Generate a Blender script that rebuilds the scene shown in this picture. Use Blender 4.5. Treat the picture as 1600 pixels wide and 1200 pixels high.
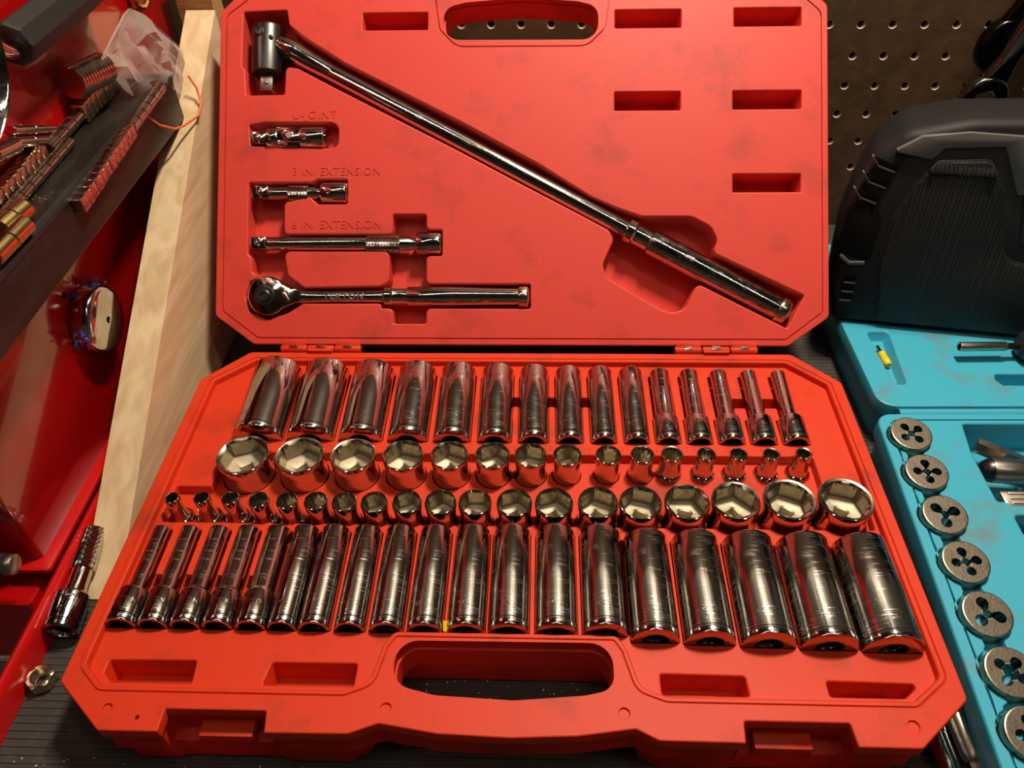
import bpy, bmesh, math, random
import numpy as np
from mathutils import Vector, Matrix
from mathutils.geometry import delaunay_2d_cdt

random.seed(7)
S = bpy.context.scene
COL = S.collection
for o in list(bpy.data.objects): bpy.data.objects.remove(o)

# ------------------------------------------------------------------ camera
cam_d = bpy.data.cameras.new('camera'); cam = bpy.data.objects.new('camera', cam_d); COL.objects.link(cam)
cam_d.sensor_fit = 'HORIZONTAL'; cam_d.sensor_width = 36.0; cam_d.lens = 1232.6 / 1600 * 36.0
cam_d.clip_start = 0.01; cam_d.clip_end = 50
_r = Vector((0.99928918, 0.03109484, -0.02131304)); _u = Vector((-0.00578298, 0.68511503, 0.72841193)); _f = Vector((-0.03725174, 0.72777091, -0.68480786))
cm = Matrix.Identity(4)
for i in range(3): cm[i][0] = _r[i]; cm[i][1] = _u[i]; cm[i][2] = -_f[i]
cm[0][3], cm[1][3], cm[2][3] = 0.01758, -0.29520, 0.42256
cam.matrix_world = cm
S.camera = cam

# ------------------------------------------------------------------ world, lights, exposure
w = bpy.data.worlds.new('world'); S.world = w; w.use_nodes = True
bg = w.node_tree.nodes['Background']; bg.inputs[0].default_value = (1.0, 0.80, 0.60, 1); bg.inputs[1].default_value = 0.05
def area(name, loc, target, sx, sy, power, col):
    d = bpy.data.lights.new(name, 'AREA'); d.shape = 'RECTANGLE'; d.size = sx; d.size_y = sy; d.energy = power; d.color = col
    o = bpy.data.objects.new(name, d); COL.objects.link(o); o.location = loc
    o.rotation_euler = (Vector(target) - Vector(loc)).to_track_quat('-Z', 'Y').to_euler()
    return o
area('wall_lamp', (0.24, 0.29, 1.15), (0.20, 0.22, 0), 0.07, 0.20, 17.0, (1.0, 0.865, 0.69))
area('ceiling_tube_right', (0.62, -0.45, 1.72), (0.40, -0.30, 0), 0.07, 1.2, 3.6, (1.0, 0.865, 0.69))
area('ceiling_tube_left', (-0.50, -0.45, 1.72), (-0.30, -0.30, 0), 0.07, 1.2, 2.6, (1.0, 0.865, 0.69))
S.view_settings.view_transform = 'Standard'; S.view_settings.look = 'None'
S.view_settings.exposure = -0.10; S.view_settings.gamma = 1.0; S.view_settings.use_curve_mapping = False

# ------------------------------------------------------------------ materials
MATS = {}
def nd(nt, t, **k):
    n = nt.nodes.new(t)
    for a, b in k.items(): setattr(n, a, b)
    return n
def mat(name, col, rough=0.5, metal=0.0, spec=0.5, dirt=None, dirt_amt=0.0, dirt_scale=30.0, bump=0.0, bump_scale=400.0, rough_var=0.0, coat=0.0, stretch=(1, 1, 1), scratch=0.0):
    m = bpy.data.materials.new(name); m.use_nodes = True; nt = m.node_tree; b = nt.nodes['Principled BSDF']
    b.inputs['Base Color'].default_value = (*col, 1); b.inputs['Roughness'].default_value = rough; b.inputs['Metallic'].default_value = metal
    b.inputs['Specular IOR Level'].default_value = spec; b.inputs['Coat Weight'].default_value = coat
    tc = nd(nt, 'ShaderNodeTexCoord'); mp = nd(nt, 'ShaderNodeMapping'); mp.inputs['Scale'].default_value = stretch
    nt.links.new(tc.outputs['Object'], mp.inputs['Vector'])
    L = nt.links.new
    if dirt is not None and dirt_amt > 0:
        n1 = nd(nt, 'ShaderNodeTexNoise'); n1.inputs['Scale'].default_value = dirt_scale; n1.inputs['Detail'].default_value = 6; n1.inputs['Roughness'].default_value = 0.62
        L(mp.outputs[0], n1.inputs['Vector'])
        r = nd(nt, 'ShaderNodeMapRange'); r.inputs['From Min'].default_value = 0.52; r.inputs['From Max'].default_value = 0.80; r.inputs['To Max'].default_value = dirt_amt
        L(n1.outputs['Fac'], r.inputs['Value'])
        mx = nd(nt, 'ShaderNodeMix', data_type='RGBA'); mx.inputs['A'].default_value = (*col, 1); mx.inputs['B'].default_value = (*dirt, 1)
        L(r.outputs['Result'], mx.inputs['Factor']); L(mx.outputs['Result'], b.inputs['Base Color'])
    if bump > 0:
        n2 = nd(nt, 'ShaderNodeTexNoise'); n2.inputs['Scale'].default_value = bump_scale; n2.inputs['Detail'].default_value = 4
        L(mp.outputs[0], n2.inputs['Vector'])
        bp = nd(nt, 'ShaderNodeBump'); bp.inputs['Strength'].default_value = bump; bp.inputs['Distance'].default_value = 0.0006
        L(n2.outputs['Fac'], bp.inputs['Height']); L(bp.outputs['Normal'], b.inputs['Normal'])
        if rough_var > 0:
            rr = nd(nt, 'ShaderNodeMapRange'); rr.inputs['From Min'].default_value = 0.35; rr.inputs['From Max'].default_value = 0.7
            rr.inputs['To Min'].default_value = max(0.02, rough - rough_var); rr.inputs['To Max'].default_value = rough + rough_var
            L(n2.outputs['Fac'], rr.inputs['Value']); L(rr.outputs['Result'], b.inputs['Roughness'])
    if scratch > 0:
        m2 = nd(nt, 'ShaderNodeMapping'); m2.inputs['Scale'].default_value = (1.6, 1.6, 30); L(tc.outputs['Object'], m2.inputs['Vector'])
        n3 = nd(nt, 'ShaderNodeTexNoise'); n3.inputs['Scale'].default_value = 60; n3.inputs['Detail'].default_value = 3; L(m2.outputs[0], n3.inputs['Vector'])
        n4 = nd(nt, 'ShaderNodeTexNoise'); n4.inputs['Scale'].default_value = 120; n4.inputs['Detail'].default_value = 2; L(tc.outputs['Object'], n4.inputs['Vector'])
        q1 = nd(nt, 'ShaderNodeMapRange'); q1.inputs['From Min'].default_value = 0.50; q1.inputs['From Max'].default_value = 0.66; L(n3.outputs['Fac'], q1.inputs['Value'])
        q2 = nd(nt, 'ShaderNodeMapRange'); q2.inputs['From Min'].default_value = 0.42; q2.inputs['From Max'].default_value = 0.60; L(n4.outputs['Fac'], q2.inputs['Value'])
        mu = nd(nt, 'ShaderNodeMath', operation='MULTIPLY'); L(q1.outputs[0], mu.inputs[0]); L(q2.outputs[0], mu.inputs[1])
        ma = nd(nt, 'ShaderNodeMath', operation='MULTIPLY_ADD'); ma.inputs[1].default_value = scratch; ma.inputs[2].default_value = rough; L(mu.outputs[0], ma.inputs[0]); L(ma.outputs[0], b.inputs['Roughness'])
    MATS[name] = m
    return m

mat('case_red', (0.62, 0.036, 0.007), 0.52, spec=0.28, dirt=(0.12, 0.026, 0.012), dirt_amt=0.75, dirt_scale=24, bump=0.10, bump_scale=700)
mat('lid_red_hazed', (0.66, 0.052, 0.034), 0.50, spec=0.36, dirt=(0.16, 0.030, 0.020), dirt_amt=0.65, dirt_scale=22, bump=0.12, bump_scale=600)  # pinker than the base: sheen haze and whitened wear put into the colour
mat('case_red_grain', (0.62, 0.032, 0.016), 0.5, spec=0.4, dirt=(0.10, 0.02, 0.012), dirt_amt=0.4, dirt_scale=40, bump=0.6, bump_scale=900)
mat('chest_red', (0.42, 0.003, 0.004), 0.16, spec=0.5, coat=0.6)
mat('drawer_red', (0.55, 0.006, 0.006), 0.28, spec=0.5, dirt=(0.12, 0.01, 0.01), dirt_amt=0.3, dirt_scale=60)
mat('chrome', (0.55, 0.545, 0.525), 0.08, 1.0, bump=0.08, bump_scale=60, stretch=(9, 9, 0.5), scratch=0.10)
mat('chrome_worn', (0.44, 0.44, 0.425), 0.09, 1.0, bump=0.17, bump_scale=60, stretch=(9, 9, 0.4), scratch=0.30)
mat('chrome_bore', (0.52, 0.44, 0.31), 0.55, 0.55)
mat('bore_wall', (0.38, 0.335, 0.26), 0.24, 1.0)
mat('steel_dark', (0.085, 0.082, 0.078), 0.34, 1.0, bump=0.1, bump_scale=300)
mat('steel_die', (0.27, 0.225, 0.17), 0.36, 1.0, dirt=(0.10, 0.08, 0.06), dirt_amt=0.8, dirt_scale=120, bump=0.15, bump_scale=600)
mat('steel_satin', (0.50, 0.46, 0.40), 0.32, 1.0, bump=0.1, bump_scale=200, stretch=(10, 10, 1))
mat('nickel', (0.62, 0.52, 0.42), 0.20, 1.0, rough_var=0.05, bump=0.04, bump_scale=200)
mat('brass_gold', (0.75, 0.58, 0.26), 0.2, 1.0)
mat('nut_zinc', (0.52, 0.43, 0.27), 0.30, 1.0, bump=0.1, bump_scale=500)
mat('black_hole', (0.008, 0.007, 0.006), 0.8, spec=0.1)
mat('rubber_mat', (0.044, 0.040, 0.035), 0.62, spec=0.35, dirt=(0.10, 0.085, 0.07), dirt_amt=0.5, dirt_scale=120)
mat('black_plastic', (0.020, 0.019, 0.018), 0.48, spec=0.4, bump=0.2, bump_scale=1400)
mat('radio_plastic', (0.012, 0.0115, 0.011), 0.58, spec=0.28, bump=0.25, bump_scale=1500, dirt=(0.05, 0.047, 0.042), dirt_amt=0.25, dirt_scale=30)
mat('radio_trim', (0.12, 0.115, 0.105), 0.5, spec=0.4, dirt=(0.22, 0.20, 0.17), dirt_amt=0.5, dirt_scale=90)
mat('bar_black', (0.014, 0.011, 0.009), 0.34, spec=0.4, dirt=(0.05, 0.046, 0.034), dirt_amt=0.6, dirt_scale=14, stretch=(3, 1, 3))
mat('teal', (0.045, 0.385, 0.54), 0.42, spec=0.45, dirt=(0.17, 0.17, 0.13), dirt_amt=0.95, dirt_scale=30, bump=0.1, bump_scale=700)
mat('yellow', (0.85, 0.55, 0.01), 0.4)
mat('blue_tape', (0.02, 0.05, 0.28), 0.6)
mat('chip_pale', (0.62, 0.55, 0.42), 0.7)
mat('peg_edge_lit', (0.72, 0.56, 0.40), 0.8)  # pale hole rims: brightness of the lit lower lip put into the colour
mat('rubber_grip', (0.014, 0.0125, 0.011), 0.55, bump=0.4, bump_scale=900)
mat('wrench_chrome', (0.30, 0.32, 0.31), 0.14, 1.0)
mat('wrench_black', (0.05, 0.05, 0.048), 0.22, 1.0)

def wood_mat(name, c1, c2, scale, vec):
    m = bpy.data.materials.new(name); m.use_nodes = True; nt = m.node_tree; b = nt.nodes['Principled BSDF']; L = nt.links.new
    tc = nd(nt, 'ShaderNodeTexCoord'); mp = nd(nt, 'ShaderNodeMapping'); mp.inputs['Scale'].default_value = vec; mp.inputs['Rotation'].default_value = (0.5, 0, 0)
    L(tc.outputs['Object'], mp.inputs['Vector'])
    n = nd(nt, 'ShaderNodeTexNoise'); n.inputs['Scale'].default_value = scale; n.inputs['Detail'].default_value = 5; n.inputs['Distortion'].default_value = 1.2
    L(mp.outputs[0], n.inputs['Vector'])
    cr = nd(nt, 'ShaderNodeValToRGB'); cr.color_ramp.elements[0].position = 0.35; cr.color_ramp.elements[0].color = (*c1, 1); cr.color_ramp.elements[1].position = 0.72; cr.color_ramp.elements[1].color = (*c2, 1)
    L(n.outputs['Fac'], cr.inputs['Fac']); L(cr.outputs['Color'], b.inputs['Base Color']); b.inputs['Roughness'].default_value = 0.7
    bp = nd(nt, 'ShaderNodeBump'); bp.inputs['Strength'].default_value = 0.25; bp.inputs['Distance'].default_value = 0.0008
    L(n.outputs['Fac'], bp.inputs['Height']); L(bp.outputs['Normal'], b.inputs['Normal'])
    MATS[name] = m
wood_mat('pine', (0.78, 0.60, 0.37), (0.58, 0.39, 0.20), 30, (2.2, 0.30, 2.2))
wood_mat('pine_end', (0.50, 0.30, 0.12), (0.36, 0.19, 0.07), 60, (1, 1, 6))
wood_mat('hardboard', (0.175, 0.098, 0.046), (0.105, 0.056, 0.026), 42, (1, 1, 1))

def grille_mat():
    m = bpy.data.materials.new('grille'); m.use_nodes = True; nt = m.node_tree; b = nt.nodes['Principled BSDF']; L = nt.links.new
    tc = nd(nt, 'ShaderNodeTexCoord'); v = nd(nt, 'ShaderNodeTexVoronoi'); v.inputs['Scale'].default_value = 620; v.inputs['Randomness'].default_value = 0.0
    mp = nd(nt, 'ShaderNodeMapping'); mp.inputs['Rotation'].default_value = (0, 0.6, 0)
    L(tc.outputs['Object'], mp.inputs['Vector']); L(mp.outputs[0], v.inputs['Vector'])
    cr = nd(nt, 'ShaderNodeValToRGB'); cr.color_ramp.elements[0].position = 0.38; cr.color_ramp.elements[0].color = (0.003, 0.003, 0.003, 1); cr.color_ramp.elements[1].position = 0.48; cr.color_ramp.elements[1].color = (0.028, 0.027, 0.025, 1)
    L(v.outputs['Distance'], cr.inputs['Fac']); L(cr.outputs['Color'], b.inputs['Base Color'])
    b.inputs['Specular IOR Level'].default_value = 0.3; b.inputs['Roughness'].default_value = 0.5
    MATS['grille'] = m
grille_mat()
def bag_mat():
    m = bpy.data.materials.new('bag_film'); m.use_nodes = True; nt = m.node_tree; L = nt.links.new
    b = nt.nodes['Principled BSDF']; out = nt.nodes['Material Output']
    b.inputs['Base Color'].default_value = (0.62, 0.56, 0.50, 1); b.inputs['Roughness'].default_value = 0.16; b.inputs['Specular IOR Level'].default_value = 0.9
    t = nd(nt, 'ShaderNodeBsdfTransparent'); mx = nd(nt, 'ShaderNodeMixShader'); fr = nd(nt, 'ShaderNodeLayerWeight'); fr.inputs['Blend'].default_value = 0.35
    r = nd(nt, 'ShaderNodeMapRange'); r.inputs['To Min'].default_value = 0.15; r.inputs['To Max'].default_value = 0.72
    L(fr.outputs['Facing'], r.inputs['Value']); L(r.outputs['Result'], mx.inputs['Fac']); L(t.outputs[0], mx.inputs[1]); L(b.outputs[0], mx.inputs[2]); L(mx.outputs[0], out.inputs['Surface'])
    MATS['bag_film'] = m
bag_mat()

# ------------------------------------------------------------------ mesh helpers (all lengths in metres)
class MB:
    def __init__(s): s.v = []; s.f = []
    def add(s, vs, fs):
        k = len(s.v); s.v += [tuple(p) for p in vs]; s.f += [tuple(i + k for i in f) for f in fs]; return s
    def box(s, x0, x1, y0, y1, z0, z1, M=None, b=0.0):
        if b > 0:
            loop = round_poly([(x0, y0), (x1, y0), (x1, y1), (x0, y1)], b, 3)
            return s.prism(loop, z0, z1, b * 0.6, M)
        P = [(x0, y0, z0), (x1, y0, z0), (x1, y1, z0), (x0, y1, z0), (x0, y0, z1), (x1, y0, z1), (x1, y1, z1), (x0, y1, z1)]
        if M: P = [M @ Vector(p) for p in P]
        return s.add(P, [(3, 2, 1, 0), (4, 5, 6, 7), (0, 1, 5, 4), (1, 2, 6, 5), (2, 3, 7, 6), (3, 0, 4, 7)])
    def rings(s, R, cap0=True, cap1=True, M=None):
        n = len(R[0]); P = [p for r in R for p in r]
        if M: P = [M @ Vector(p) for p in P]
        F = []
        for a in range(len(R) - 1):
            for i in range(n):
                j = (i + 1) % n; F.append((a * n + i, a * n + j, (a + 1) * n + j, (a + 1) * n + i))
        if cap0: F.append(tuple(range(n - 1, -1, -1)))
        if cap1: F.append(tuple(range((len(R) - 1) * n, len(R) * n)))
        return s.add(P, F)
    def prism(s, loop, z0, z1, b=0.0, M=None):
        if area2(loop) < 0: loop = loop[::-1]
        if b <= 0: R = [[(x, y, z0) for x, y in loop], [(x, y, z1) for x, y in loop]]
        else:
            i1 = inset(loop, b); i2 = inset(loop, b * 0.3)
            R = [[(x, y, z0) for x, y in i1], [(x, y, z0 + b * 0.3) for x, y in i2], [(x, y, z0 + b) for x, y in loop], [(x, y, z1 - b) for x, y in loop], [(x, y, z1 - b * 0.3) for x, y in i2], [(x, y, z1) for x, y in i1]]
        return s.rings(R, True, True, M)
    def cyl(s, p0, p1, r0, r1=None, n=20, b=0.0):
        p0 = Vector(p0); p1 = Vector(p1); r1 = r0 if r1 is None else r1; d = (p1 - p0); ln = d.length
        M = Matrix.Translation(p0) @ d.to_track_quat('Z', 'Y').to_matrix().to_4x4()
        prof = [(r0, 0), (r1, ln)] if b <= 0 else [(r0 - b, 0), (r0 - b * 0.3, b * 0.3), (r0, b), (r1, ln - b), (r1 - b * 0.3, ln - b * 0.3), (r1 - b, ln)]
        return s.lathe(prof, n, M)
    def lathe(s, prof, n=32, M=None, cap0=True, cap1=True):
        return s.rings([circ(r, z, n) for r, z in prof], cap0, cap1, M)
    def tube(s, path, r, n=8):
        P = [Vector(p) for p in path]; R = []
        up = Vector((0.13, 0.31, 0.94))
        for i, p in enumerate(P):
            d = (P[min(i + 1, len(P) - 1)] - P[max(i - 1, 0)]).normalized(); a = d.cross(up).normalized(); c = a.cross(d)
            rr = r[i] if isinstance(r, (list, tuple)) else r
            R.append([p + a * math.cos(2 * math.pi * k / n) * rr + c * math.sin(2 * math.pi * k / n) * rr for k in range(n)])
        return s.rings(R)
    def build(s, name, m, parent=None, smooth=32, M=None, merge=False):
        me = bpy.data.meshes.new(name); me.from_pydata([tuple(p) for p in s.v], [], s.f)
        bm = bmesh.new(); bm.from_mesh(me)
        if merge: bmesh.ops.remove_doubles(bm, verts=bm.verts, dist=2e-6)
        bmesh.ops.recalc_face_normals(bm, faces=bm.faces); bm.to_mesh(me); bm.free()
        me.materials.append(MATS[m])
        if smooth:
            me.polygons.foreach_set('use_smooth', [True] * len(me.polygons)); me.set_sharp_from_angle(angle=math.radians(smooth))
            if merge:
                fz = [abs(p.normal.z) > 0.99999 for p in me.polygons]; eu = {}
                for p in me.polygons:
                    for k in p.edge_keys: eu.setdefault(k, []).append(fz[p.index])
                for e in me.edges:
                    q = eu.get(e.key, [])
                    if len(q) > 1 and q[0] != q[1]: e.use_edge_sharp = True
        me.update()
        o = bpy.data.objects.new(name, me); COL.objects.link(o)
        if parent: o.parent = parent
        if M is not None: o.matrix_local = M
        return o
def circ(r, z, n): return [(r * math.cos(2 * math.pi * i / n), r * math.sin(2 * math.pi * i / n), z) for i in range(n)]
def ngon(k, af, z, n, rot=0.0):
    out = []
    for i in range(n):
        a = 2 * math.pi * i / n; q = 2 * math.pi / k; t = (a % q) - q / 2
        r = af / 2 / math.cos(t); out.append((r * math.cos(a + rot), r * math.sin(a + rot), z))
    return out
def crot(r, z, n, rot): return [(r * math.cos(2 * math.pi * i / n + rot), r * math.sin(2 * math.pi * i / n + rot), z) for i in range(n)]
def area2(l): return sum(l[i][0] * l[(i + 1) % len(l)][1] - l[(i + 1) % len(l)][0] * l[i][1] for i in range(len(l)))
def inset(l, d):
    n = len(l); sg = 1 if area2(l) > 0 else -1; out = []
    for i in range(n):
        p = l[i]; a = l[i - 1]; c = l[(i + 1) % n]
        e1 = (p[0] - a[0], p[1] - a[1]); e2 = (c[0] - p[0], c[1] - p[1])
        l1 = math.hypot(*e1) or 1e-9; l2 = math.hypot(*e2) or 1e-9
        n1 = (-e1[1] / l1, e1[0] / l1); n2 = (-e2[1] / l2, e2[0] / l2)
        nx, ny = n1[0] + n2[0], n1[1] + n2[1]; q = nx * nx + ny * ny
        if q < 0.2: nx, ny = n2; q = 1.0; k = 1.0
        else: k = 2.0 / q
        k = min(k, 1.6)
        out.append((p[0] + sg * nx * k * d, p[1] + sg * ny * k * d))
    return out
def round_poly(pts, r, seg=4):
    n = len(pts); out = []
    for i in range(n):
        p = Vector(pts[i]); a = Vector(pts[i - 1]); c = Vector(pts[(i + 1) % n])
        u = (a - p); v = (c - p); lu, lv = u.length, v.length; u.normalize(); v.normalize()
        ang = u.angle(v); rr = r[i] if isinstance(r, (list, tuple)) else r
        if rr <= 0 or ang > 3.05: out.append((p.x, p.y)); continue
        t = min(rr / math.tan(ang / 2), lu * 0.48, lv * 0.48); rr = t * math.tan(ang / 2)
        s0 = p + u * t; s1 = p + v * t; ctr = p + (u + v).normalized() * (rr / math.sin(ang / 2))
        a0 = math.atan2(s0.y - ctr.y, s0.x - ctr.x); a1 = math.atan2(s1.y - ctr.y, s1.x - ctr.x); d = a1 - a0
        while d > math.pi: d -= 2 * math.pi
        while d < -math.pi: d += 2 * math.pi
        for k in range(seg + 1):
            aa = a0 + d * k / seg; out.append((ctr.x + rr * math.cos(aa), ctr.y + rr * math.sin(aa)))
    return out
def mm(l, k=0.001): return [(x * k, y * k) for x, y in l]
def rect(x0, y0, x1, y1): return [(x0, y0), (x1, y0), (x1, y1), (x0, y1)]
def fill(loops):
    """even-odd triangulation of nested 2-D loops -> (verts2d, tris)"""
    V = []; E = []
    for l in loops:
        k = len(V); V += [Vector(p) for p in l]; E += [(k + i, k + (i + 1) % len(l)) for i in range(len(l))]
    xs = [p.x for p in V]; ys = [p.y for p in V]; V = V + [Vector((a, b)) for a in (min(xs) - .5, max(xs) + .5) for b in (min(ys) - .5, max(ys) + .5)]
    ov, oe, of, _, oeo, _ = delaunay_2d_cdt(V, E, [], 0, 1e-7, True)
    cons = {tuple(sorted(e)) for e, o in zip(oe, oeo) if o}
    em = {}
    for fi, f in enumerate(of):
        for i in range(len(f)): em.setdefault(tuple(sorted((f[i], f[(i + 1) % len(f)]))), []).append(fi)
    comp = [-1] * len(of); keep = []; SA = np.array([V[a] for a, b in E]); SB = np.array([V[b] for a, b in E])
    for s0 in range(len(of)):
        if comp[s0] >= 0: continue
        st = [s0]; comp[s0] = s0; mem = []
        while st:
            fi = st.pop(); mem.append(fi); f = of[fi]
            for i in range(len(f)):
                e = tuple(sorted((f[i], f[(i + 1) % len(f)])))
                if e in cons: continue
                for g in em[e]:
                    if comp[g] < 0: comp[g] = s0; st.append(g)
        def ar(fi):
            p, q, r = (ov[k] for k in of[fi][:3]); return abs((q.x - p.x) * (r.y - p.y) - (q.y - p.y) * (r.x - p.x))
        bf = of[max(mem, key=ar)]; cx = sum(ov[k].x for k in bf) / 3; cy = sum(ov[k].y for k in bf) / 3
        cross = (SA[:, 1] > cy) != (SB[:, 1] > cy); A = SA[cross]; B = SB[cross]
        xi = A[:, 0] + (cy - A[:, 1]) / (B[:, 1] - A[:, 1]) * (B[:, 0] - A[:, 0])
        if int((xi > cx).sum()) % 2: keep += mem
    used = sorted({k for i in keep for k in of[i]}); mp = {k: i for i, k in enumerate(used)}
    return [ov[k] for k in used], [tuple(mp[k] for k in of[i]) for i in keep]
def flat(mb, loops, z):
    v, t = fill(loops); mb.add([(p.x, p.y, z) for p in v], t)
def walls(mb, loop, prof):
    """strip of rings: prof = [(inset, z), ...]; returns last loop"""
    R = []; last = loop
    for d, z in prof:
        last = inset(loop, d) if abs(d) > 1e-9 else loop
        R.append([(x, y, z) for x, y in last])
    mb.rings(R, False, False); return last
def pocket(mb, loop, z, depth, fil=0.0006, draft=0.0004, floor=True, floor_holes=()):
    prof = [(0, z), (fil * 0.4, z - fil * 0.12), (fil * 0.85, z - fil * 0.5), (fil, z - fil), (fil + draft, z - depth)]
    last = walls(mb, loop, prof)
    if floor: flat(mb, [last] + list(floor_holes), z - depth)
    return last
def contours(fn, x0, x1, y0, y1, res):
    nx = int((x1 - x0) / res) + 1; ny = int((y1 - y0) / res) + 1
    X, Y = np.meshgrid(x0 + np.arange(nx) * res, y0 + np.arange(ny) * res); D = fn(X, Y)
    sg = D < 0; seg = {}
    code = sg[:-1, :-1] * 1 + sg[:-1, 1:] * 2 + sg[1:, 1:] * 4 + sg[1:, :-1] * 8
    def key(j, i, e): return ('h', j, i) if e == 0 else ('v', j, i + 1) if e == 1 else ('h', j + 1, i) if e == 2 else ('v', j, i)
    def pt(k):
        t, j, i = k
        if t == 'h': a, b = D[j, i], D[j, i + 1]; q = a / (a - b); return (x0 + (i + q) * res, y0 + j * res)
        a, b = D[j, i], D[j + 1, i]; q = a / (a - b); return (x0 + i * res, y0 + (j + q) * res)
    T = {1: [(3, 0)], 2: [(0, 1)], 3: [(3, 1)], 4: [(1, 2)], 5: [(3, 0), (1, 2)], 6: [(0, 2)], 7: [(3, 2)], 8: [(2, 3)], 9: [(2, 0)], 10: [(0, 1), (2, 3)], 11: [(2, 1)], 12: [(1, 3)], 13: [(1, 0)], 14: [(0, 3)]}
    for j, i in zip(*np.nonzero((code > 0) & (code < 15))):
        for a, b in T[int(code[j, i])]: seg[key(j, i, a)] = key(j, i, b)
    out = []
    while seg:
        k0, k = seg.popitem(); l = [k0]
        while k != k0 and k in seg: l.append(k); k = seg.pop(k)
        P = [pt(k) for k in l]
        Q = []
        for i, p in enumerate(P):
            if not Q or math.hypot(p[0] - Q[-1][0], p[1] - Q[-1][1]) > res * 0.35: Q.append(p)
        R = []
        for i in range(len(Q)):
            a, p, c = Q[i - 1], Q[i], Q[(i + 1) % len(Q)]
            cr = abs((p[0] - a[0]) * (c[1] - p[1]) - (p[1] - a[1]) * (c[0] - p[0])); d = math.hypot(c[0] - a[0], c[1] - a[1]) + 1e-12
            if cr / d > 1.0e-5: R.append(p)
        if len(R) > 5: out.append(R)
    return out
def text_mesh(txt, size, extr, bold=0.0, align='LEFT', spacing=1.0):
    c = bpy.data.curves.new('txt', 'FONT'); c.body = txt; c.size = size; c.extrude = extr; c.offset = bold; c.align_x = align; c.space_character = spacing; c.resolution_u = 3
    o = bpy.data.objects.new('txt', c); COL.objects.link(o)
    dg = bpy.context.evaluated_depsgraph_get(); me = bpy.data.meshes.new_from_object(o.evaluated_get(dg))
    bpy.data.objects.remove(o); bpy.data.curves.remove(c); return me
def text_obj(name, txt, size, extr, m, parent, M, bold=0.0, align='LEFT', spacing=1.0):
    me = text_mesh(txt, size, extr, bold, align, spacing); me.materials.clear(); me.materials.append(MATS[m]); me.name = name
    o = bpy.data.objects.new(name, me); COL.objects.link(o); o.parent = parent; o.matrix_local = M; return o
def tag(o, label, cat, group=None):
    o['label'] = label; o['category'] = cat
    if group: o['group'] = group
    return o
def thing(name, label, cat, M=None, group=None):
    o = bpy.data.objects.new(name, None); o.empty_display_size = 0.02; COL.objects.link(o)
    if M is not None: o.matrix_world = M
    return tag(o, label, cat, group)
def struct(o): o['kind'] = 'structure'; return o
T = Matrix.Translation
def Rz(a): return Matrix.Rotation(a, 4, 'Z')
def Rx(a): return Matrix.Rotation(a, 4, 'X')
def Ry(a): return Matrix.Rotation(a, 4, 'Y')
def axis_frame(p, d, up=(0, 0, 1)):
    """matrix whose local Z runs along d"""
    z = Vector(d).normalized(); x = Vector(up).cross(z); x.normalize(); y = z.cross(x)
    M = Matrix.Identity(4)
    for i in range(3): M[i][0] = x[i]; M[i][1] = y[i]; M[i][2] = z[i]; M[i][3] = p[i]
    return M

# ================================================================== THE SETTING
# pegboard wall
WY, WA = 0.3952, -0.0305
PM = T((0, WY, 0)) @ Rz(WA) @ Rx(math.pi / 2)          # local x along the wall, local y up, local z towards the room
mb = MB(); hb = MB()
holes = []
for r in range(-3, 6):
    for c in range(-26, 9):
        x = 0.2782 + c * 0.0254; z = 0.1881 - r * 0.0254
        if (x > 0.17 and x < 0.46) or (abs(x) < 0.10 and z > 0.11): holes.append([(x + 0.0035 * math.cos(a * math.pi / 9), z + 0.0035 * math.sin(a * math.pi / 9)) for a in range(18)])
flat(mb, [rect(-0.75, -0.12, 0.75, 0.62)] + holes, 0.0)
for h in holes: walls(hb, h, [(0, 0.0), (0.0006, -0.0007), (0.0007, -0.0048)])
wall = struct(mb.build('wall_back', 'hardboard', None, 0, PM)); wall['label'] = 'dark brown perforated hardboard wall behind the cases'
hb.build('hole_edges', 'peg_edge_lit', wall, 40)
mb = MB().box(-0.75, 0.75, -0.12, 0.62, -0.03, -0.02); mb.build('backing', 'black_hole', wall, 0)

# workshop around the bench
mat('plaster', (0.28, 0.25, 0.21), 0.9); mat('concrete', (0.16, 0.15, 0.14), 0.9)
struct(MB().box(-1.9, 1.9, -2.3, 0.44, -0.95, -0.90).build('floor', 'concrete', None, 0)); struct(MB().box(-1.9, 1.9, -2.3, 0.44, 1.85, 1.90).build('ceiling', 'plaster', None, 0))
struct(MB().box(-1.95, -1.9, -2.3, 0.44, -0.95, 1.9).build('wall_left', 'plaster', None, 0)); struct(MB().box(1.9, 1.95, -2.3, 0.44, -0.95, 1.9).build('wall_right', 'plaster', None, 0))
struct(MB().box(-1.9, 1.9, -2.35, -2.3, -0.95, 1.9).build('wall_front', 'plaster', None, 0)); struct(MB().box(-1.9, 1.9, 0.50, 0.52, -0.95, 1.9).build('wall_rear', 'plaster', None, 0))

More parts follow.
